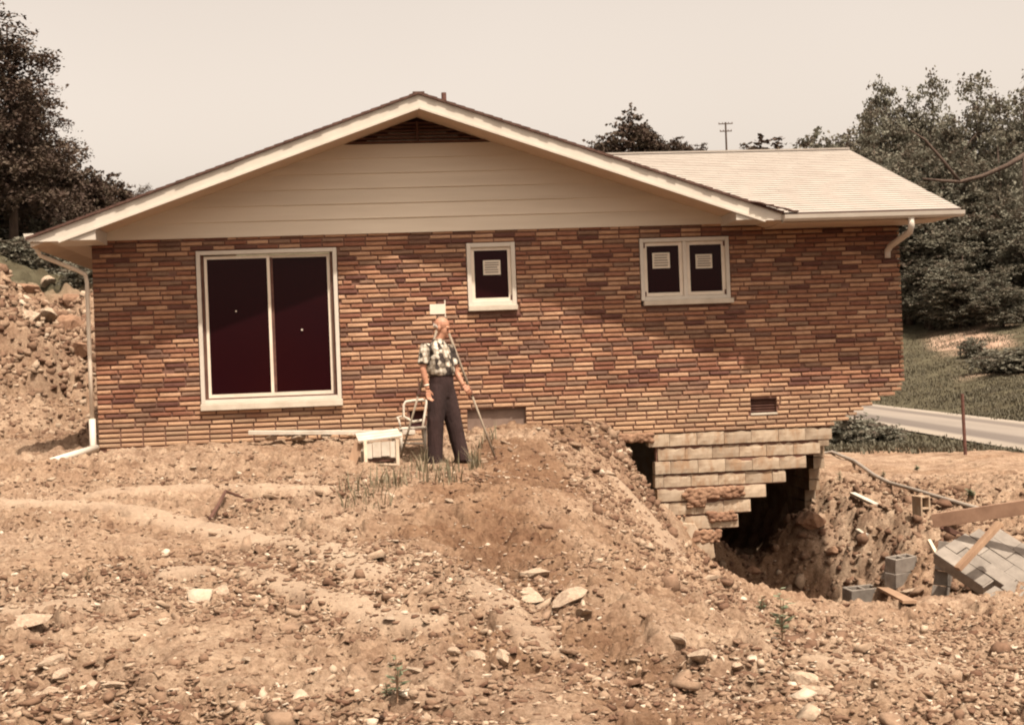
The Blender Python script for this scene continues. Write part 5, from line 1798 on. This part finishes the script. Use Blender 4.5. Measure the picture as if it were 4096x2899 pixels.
for px, py, rx, ry in ((1545, 1935, .16, .25), (1440, 1965, .22, .3), (1680, 1880, .2, .2), (1770, 1890, .22, .25), (1790, 1925, .16, .2), (1860, 1850, .12, .15), (1480, 2020, .3, .3), (1905, 1865, .08, .1), (1640, 1930, .3, .3), (1930, 1770, .2, .12), (1720, 1850, .22, .15)):
    g = onground(px, py)
    sp.append((g[0], g[1], rx, ry))
grass_patch('grass', 'sparse dry grass growing on the bare ground by the man', sp, 42, .05, .26)
sp = []
for _ in range(260):
    d_ = random.uniform(31, 48); l_2 = random.uniform(6.0, 11.5)
    sp.append((CAM[0] + FWD[0] * d_ + RIGHT[0] * l_2, CAM[1] + FWD[1] * d_ + RIGHT[1] * l_2, .6, .6))
for _ in range(420):
    d_ = random.uniform(42, 95); l_2 = random.uniform(16.8, 17.5 + (d_ - 38) * .32)
    sp.append((CAM[0] + FWD[0] * d_ + RIGHT[0] * l_2, CAM[1] + FWD[1] * d_ + RIGHT[1] * l_2, 1.2, 1.2))
grass_patch('verge_grass', 'rough grass on both sides of the road', sp, 55, .03, .13, 'verge_blade', .02)

# fence post by the road
p = onground(3862, 1818, 20, 45)
q = MB(); q.tube([(p[0], p[1], p[2] - .1), (p[0] - .015, p[1], p[2] + .7), (p[0] - .02, p[1], p[2] + 1.27)], [.035, .034, .032], 8)
q.build('fence_post', MAT['rusty_metal'], None, origin=p)
tag(bpy.data.objects['fence_post'], 'single dark post standing at the edge of the field by the road', 'post')

# ------------------------------------------------------------------ vegetation
def crown_mesh(name, blobs, nleaf, size, seed, mat, droop=0.0, aspect=.6, clump=.55, per=14):
    """leaf quads grouped in sprays over the shells of several lobes; blobs: (cx,cy,cz,rx,ry,rz)"""
    rng = np.random.default_rng(seed)
    B = np.array(blobs, float)
    vol = B[:, 3] * B[:, 4] * B[:, 5]
    nsp = nleaf // per
    which = rng.choice(len(B), nsp, p=vol / vol.sum())
    u = rng.normal(size=(nsp, 3)); u /= np.linalg.norm(u, axis=1)[:, None]
    r = rng.uniform(.35, 1.0, nsp) ** .5
    r *= 1 + .16 * rng.normal(size=nsp)
    C = B[which, :3] + u * B[which, 3:6] * r[:, None]
    tone = np.clip(rng.beta(2, 2, nsp), 0, 1)
    cc = np.repeat(C, per, 0); uu = np.repeat(u, per, 0)
    m = len(cc)
    out = uu * np.array([1, 1, .3])
    out /= np.linalg.norm(out, axis=1)[:, None] + 1e-6
    along = rng.uniform(-.5, 1.0, m)[:, None] * out * clump
    along[:, 2] -= droop * np.abs(along[:, 0] + along[:, 1])
    P = cc + along + rng.normal(0, .22 * clump, (m, 3)) * np.array([1, 1, .6])
    s = size * rng.uniform(.6, 1.35, m)
    d = rng.normal(size=(m, 3)); d[:, 2] *= .5; d += out * .6; d /= np.linalg.norm(d, axis=1)[:, None]
    k = rng.normal(size=(m, 3)); k[:, 2] += 1.0
    e = np.cross(d, k); e /= np.linalg.norm(e, axis=1)[:, None] + 1e-6
    s3 = s[:, None]
    V = np.stack([P - d * s3 * .5, P + e * s3 * aspect * .5, P + d * s3 * .5, P - e * s3 * aspect * .5], 1).reshape(-1, 3)
    F = np.arange(m * 4).reshape(m, 4)
    R = np.clip(np.repeat(tone, per) + rng.normal(0, .07, m), 0, 1)
    return np_mesh(name, V, F, MAT[mat], rnd=R)

def trunk_mesh(h, r, limbs, seed, lean=0.0):
    rng = random.Random(seed)
    q = MB()
    pts = [Vector((lean * t * h + .12 * math.sin(3 * t + seed), .1 * math.cos(2.5 * t + seed), h * t)) for t in (0, .2, .4, .6, .8, 1)]
    q.tube(pts, [r * 1.25, r, r * .85, r * .65, r * .42, r * .15], 9)
    for k in range(limbs):
        t = rng.uniform(.3, .9)
        b = pts[0].lerp(pts[-1], t)
        a = rng.uniform(0, 6.28)
        L = h * (.38 if limbs < 10 else .17) * (1.1 - .6 * t)
        dv = Vector((math.cos(a), math.sin(a), rng.uniform(.25, .8)))
        q.tube([b, b + dv * L * .5, b + dv * L + Vector((0, 0, L * .15))], [r * .4 * (1.2 - t), r * .25, r * .05], 6)
    return q

def lobes(h, w, n, seed, base=.25, top=1.0, conic=0.0):
    rng = random.Random(seed)
    out = []
    for k in range(n):
        t = (k + .5) / n
        z = h * (base + (top - base) * t)
        ww = w * (1 - conic * t) * (math.sin(math.pi * min(1, .18 + .82 * t)) * .55 + .45 if conic == 0 else 1)
        for j in range(2 if t < .75 else 1):
            a = rng.uniform(0, 6.28); rr = rng.uniform(.25, .6) * ww * (1 if t < .8 else .4)
            s = rng.uniform(.36, .56) * ww
            out.append((math.cos(a) * rr, math.sin(a) * rr, z, s, s, s * rng.uniform(.6, .85) * min(1.2, h / (w * 2.2) + .35)))
    return out

PROTO = {}
for i in range(5):
    h = 10.0
    w = (3.4, 2.7, 3.9, 3.0, 2.4)[i]
    PROTO['t%d' % i] = (crown_mesh('crown', lobes(h, w, 7, 20 + i, .12, .98), 26000, .19, 30 + i, 'leaf_forest', .15, .75, .58, 20),
                        trunk_mesh(h * .86, .2, 7, 40 + i).mesh('trunk', MAT['bark'], smooth=True))
PROTO['bush'] = (crown_mesh('foliage', lobes(2.0, 1.5, 4, 60, .1, .9), 3000, .22, 61, 'leaf_forest', .1, .6, .4), trunk_mesh(1.2, .05, 6, 62).mesh('stem', MAT['bark']))
PROTO['dark'] = (crown_mesh('crown', lobes(10, 3.6, 7, 70, .2, .98), 13000, .36, 71, 'leaf_dark', .15, .7, .7), trunk_mesh(8.6, .22, 7, 72).mesh('trunk', MAT['bark'], smooth=True))
PROTO['round'] = (crown_mesh('crown', lobes(10, 4.2, 6, 80, .3, .95), 6500, .42, 81, 'leaf_dark', .1, .7, .7), trunk_mesh(8.0, .25, 7, 82).mesh('trunk', MAT['bark'], smooth=True))

def tree(proto, px, D, top_py, label, group, width=1.0, name='tree', cat='tree', rz=None, base_z=None, hmin=3.0):
    """stands on the ground at image column px and depth D; tall enough for its top to reach row top_py"""
    g = atD(px, top_py, D)
    zt = g[2]
    z0 = gz(g[0], g[1]) if base_z is None else base_z
    h = max(hmin, zt - z0)
    e = empty(name, (g[0], g[1], z0 - .1), label, cat, group, rz=random.uniform(0, 6.28) if rz is None else rz)
    cm, tm = PROTO[proto]
    H = 2.0 if proto == 'bush' else 10.0
    s = h / H
    e.scale = (s * width, s * width, s)
    link_mesh(cm.name.split('.')[0], cm, e)
    link_mesh(tm.name.split('.')[0], tm, e)
    return e

# wooded hillside on the right
RT = [
 ('t0', 3420, 105, 545, 1.1, 'low forest tree at the left end of the right-hand wood'),
 ('t2', 3330, 112, 540, .8, 'leftmost small round tree of the right-hand wood, above the roof end'),
 ('t1', 3540, 108, 300, .85, 'tall slim tree with a pointed top at the left of the wooded hill'),
 ('t3', 3470, 112, 470, .9, 'small pointed tree between the roof end and the tall slim tree'),
 ('t4', 3650, 112, 310, .9, 'twin-topped tall tree second from the left on the wooded hill'),
 ('t3', 3720, 110, 290, .9, 'tall tree just left of the gap in the wooded hill'),
 ('t2', 3900, 105, 258, 1.05, 'tallest spreading tree at the top right of the wooded hill'),
 ('t0', 4090, 100, 290, 1.1, 'tall tree at the right edge of the wooded hill'),
 ('t1', 3790, 100, 440, 1.15, 'mid-height tree below the gap in the wooded hill'),
 ('t2', 3600, 95, 560, 1.2, 'broad tree behind the right end of the roof'),
 ('t0', 3980, 92, 470, 1.25, 'broad light green tree halfway up the right wood'),
 ('t3', 3880, 92, 640, 1.2, 'leafy tree below the dark bare limb'),
 ('t4', 3700, 92, 800, 1.5, 'vine-draped conical tree right of the house wall'),
 ('t1', 3620, 94, 720, 1.2, 'tree directly beside the right house wall'),
 ('t2', 4040, 90, 760, 1.25, 'pale leafy tree low at the right edge of the wood'),
 ('t0', 3840, 88, 960, 1.6, 'bushy low tree at the foot of the right wood'),
 ('t3', 4000, 84, 1060, 1.7, 'rounded low tree with a dark hollow at the right edge'),
 ('t1', 3720, 90, 1020, 1.7, 'low tree behind the house corner at the foot of the wood'),
 ('t0', 3290, 100, 505, 1.3, 'low leafy tree showing above the middle of the roof end'),
 ('t2', 3390, 98, 480, 1.2, 'leafy tree showing just above the roof ridge end'),
 ('t3', 3490, 100, 425, 1.1, 'tree rising behind the roof end towards the tall slim one'),
 ('t4', 4120, 86, 900, 1.6, 'low tree partly cut off at the right edge'),
]
for i, (pr, px, D, ty, wd, lab) in enumerate(RT):
    tree(pr, px, D, ty, lab, 'trees of the right-hand wood', wd * (.66 if ty < 500 else .9 if ty < 700 else 1.0))
for i, (px, D, ty, lab, wd) in enumerate([
    (3955, 66, 1385, 'dark rounded bush above the grass slope at the right edge', 1.6), (4060, 64, 1375, 'bush cut off by the right edge above the grass slope', 1.6), (3880, 74, 1400, 'smaller bush left of the dark rounded one', 1.0)]):
    tree('bush', px, D, ty, lab, 'bushes above the road', wd, 'bush', 'bush', hmin=1.2)
# shrubs by the road just right of the broken foundation
for i, (px, D, ty, lab, wd) in enumerate([
    (3400, 35.5, 1640, 'dark shrub hard against the broken foundation end', 1.3), (3475, 36.5, 1655, 'middle shrub of the three beside the road', 1.3), (3560, 36, 1690, 'outer scraggly shrub of the three beside the road', 1.2)]):
    tree('bush', px, D, ty, lab, 'shrubs between house and road', wd, 'shrub', 'shrub', hmin=.6)
# bare dark limb in front of the wood
p = [atD(px, py, 68) for px, py in ((4130, 1420), (4120, 900), (4100, 620), (4030, 662), (3930, 705), (3840, 728), (3770, 724), (3690, 715))]
e = empty('dead_tree', (p[0][0], p[0][1], gz(p[0][0], p[0][1])), 'bare dark tree whose long drooping limb crosses the right wood', 'tree')
q = MB(); q.tube([Vector((p[0][0], p[0][1], gz(p[0][0], p[0][1]) - .2)), Vector(p[1]), Vector(p[2])], [.3, .24, .16], 9); q.build('trunk', MAT['bark'], e, smooth=True)
q = MB(); q.tube([Vector(v) for v in p[2:]], [.14, .12, .11, .10, .08, .05], 7); q.tube([Vector(p[5]), Vector(atD(3770, 640, 68)), Vector(atD(3700, 560, 68)), Vector(atD(3640, 520, 68))], [.09, .08, .06, .03], 7)
q.build('limb', MAT['bark'], e, smooth=True)

# trees on the far ridge behind the roof
for pr, px, D, ty, wd, lab in [
    ('round', 2510, 245, 425, .95, 'large round dark tree on the ridge above the roof, left of the pole'),
    ('dark', 2420, 248, 540, .8, 'small dark tree at the left foot of the large ridge tree'),
    ('dark', 2705, 250, 540, .85, 'small dark tree on the ridge between the large tree and the pole'),
    ('dark', 2600, 247, 510, .8, 'dark tree at the right foot of the large ridge tree'),
    ('dark', 2790, 252, 572, .8, 'lowest small tree on the ridge just left of the pole'),
    ('round', 3055, 250, 548, 1.5, 'wide low round tree on the ridge right of the pole'),
    ('dark', 3000, 252, 572, 1.0, 'low tree touching the left of the wide round ridge tree'),
    ('round', 3270, 180, 530, .8, 'rounded tree on the ridge at the roof end'),
    ('dark', 3370, 170, 540, 1.0, 'dark tree on the ridge right of the rounded one at the roof end')]:
    z0 = None
    g = atD(px, ty, D)
    base_z = max(gz(g[0], g[1]), g[2] - 12.0)
    tree(pr, px, D, ty, lab, 'trees on the ridge behind the roof', wd, base_z=min(gz(g[0], g[1]), g[2] - (15 if pr == 'round' else 10)))
# utility pole
g = atD(2902, 490, 240)
z0 = gz(g[0], g[1])
up_ = empty('utility_pole', (g[0], g[1], z0), 'wooden utility pole with two crossarms on the ridge above the roof', 'utility pole')
q = MB(); q.tube([(g[0], g[1], z0 - .5), (g[0], g[1], g[2])], [.2, .15], 8); q.build('pole', MAT['bark'], up_)
for dz_, w_ in ((-.25, 2.5), (-1.55, 2.1)):
    q = MB(); q.beam(Vector((g[0], g[1], g[2] + dz_)) - Vector(RIGHT) * w_ / 2, Vector((g[0], g[1], g[2] + dz_)) + Vector(RIGHT) * w_ / 2, .14, .16)
    ca = q.build('crossarm', MAT['bark'], up_)
    for t in (-.46, -.2, .2, .46):
        c = Vector((g[0], g[1], g[2] + dz_)) + Vector(RIGHT) * (w_ * t)
        q = MB(); q.tube([c + Vector((0, 0, .08)), c + Vector((0, 0, .27))], .06, 6); q.build('insulator', MAT['rusty_metal'], ca)

# left side trees
def spray_blobs(h, seed, w0, w1, n=26):
    rng = random.Random(seed)
    out = []
    for k in range(n):
        t = k / n
        z = h * (.16 + .84 * t)
        w = w0 + (w1 - w0) * t
        a = k * 2.399 + rng.uniform(-.4, .4)
        L = w * rng.uniform(.45, 1.0)
        out.append((math.cos(a) * L * .55, math.sin(a) * L * .55, z + L * .05, max(.35, L * .62 * abs(math.cos(a)) + .25), max(.35, L * .62 * abs(math.sin(a)) + .25), .30 + .1 * rng.random()))
    return out
PROTO['hem'] = (crown_mesh('crown', spray_blobs(10, 5, 3.6, 1.3, 34), 22000, .20, 6, 'leaf_dark', .35, .45, .55), trunk_mesh(9.6, .17, 12, 7).mesh('trunk', MAT['bark'], smooth=True))
LT = [('hem', 20, 33, 40, 1.0, 'tall dark conifer-like tree at the left edge reaching to the top'),
      ('hem', 110, 36, 300, .95, 'second dark drooping tree at left, right of the tall one'),
      ('dark', 215, 38, 660, .9, 'dense dark tree on the bank behind the left roof end'),
      ('dark', 330, 40, 665, .85, 'rounded dark tree at the right end of the left wood'),
      ('dark', 60, 35, 640, 1.1, 'dense dark tree at the left edge below the tall one'),
      ('dark', 420, 42, 770, .9, 'low dark tree just above the left roof slope'),
      ('hem', 560, 46, 735, .7, 'thin leafy treetop poking above the left roof slope')]
for pr, px, D, ty, wd, lab in LT:
    tree(pr, px, D, ty, lab, 'dark trees left of the house', wd)
for i, (px, D, ty, lab) in enumerate([(90, 30, 985, 'low scrub on the bank crest at the left edge'), (190, 30, 1010, 'scrub on the bank crest below the roof corner'), (290, 30, 1075, 'scrub on the bank crest beside the downspout'), (350, 29, 1120, 'smallest scrub on the bank crest next to the wall')]):
    tree('bush', px, D, ty, lab, 'scrub along the bank crest', 1.2, 'bush', 'bush', hmin=.7)

for i, (px, ty, lab) in enumerate([(30, 800, 'tall dark undergrowth below the left edge trees'), (140, 840, 'dark undergrowth behind the tip of the left roof'), (260, 880, 'dark undergrowth between the trees and the left roof slope')]):
    tree('bush', px, 35, ty, lab, 'undergrowth beneath the left trees', 1.3, 'bush', 'bush', hmin=1.0)
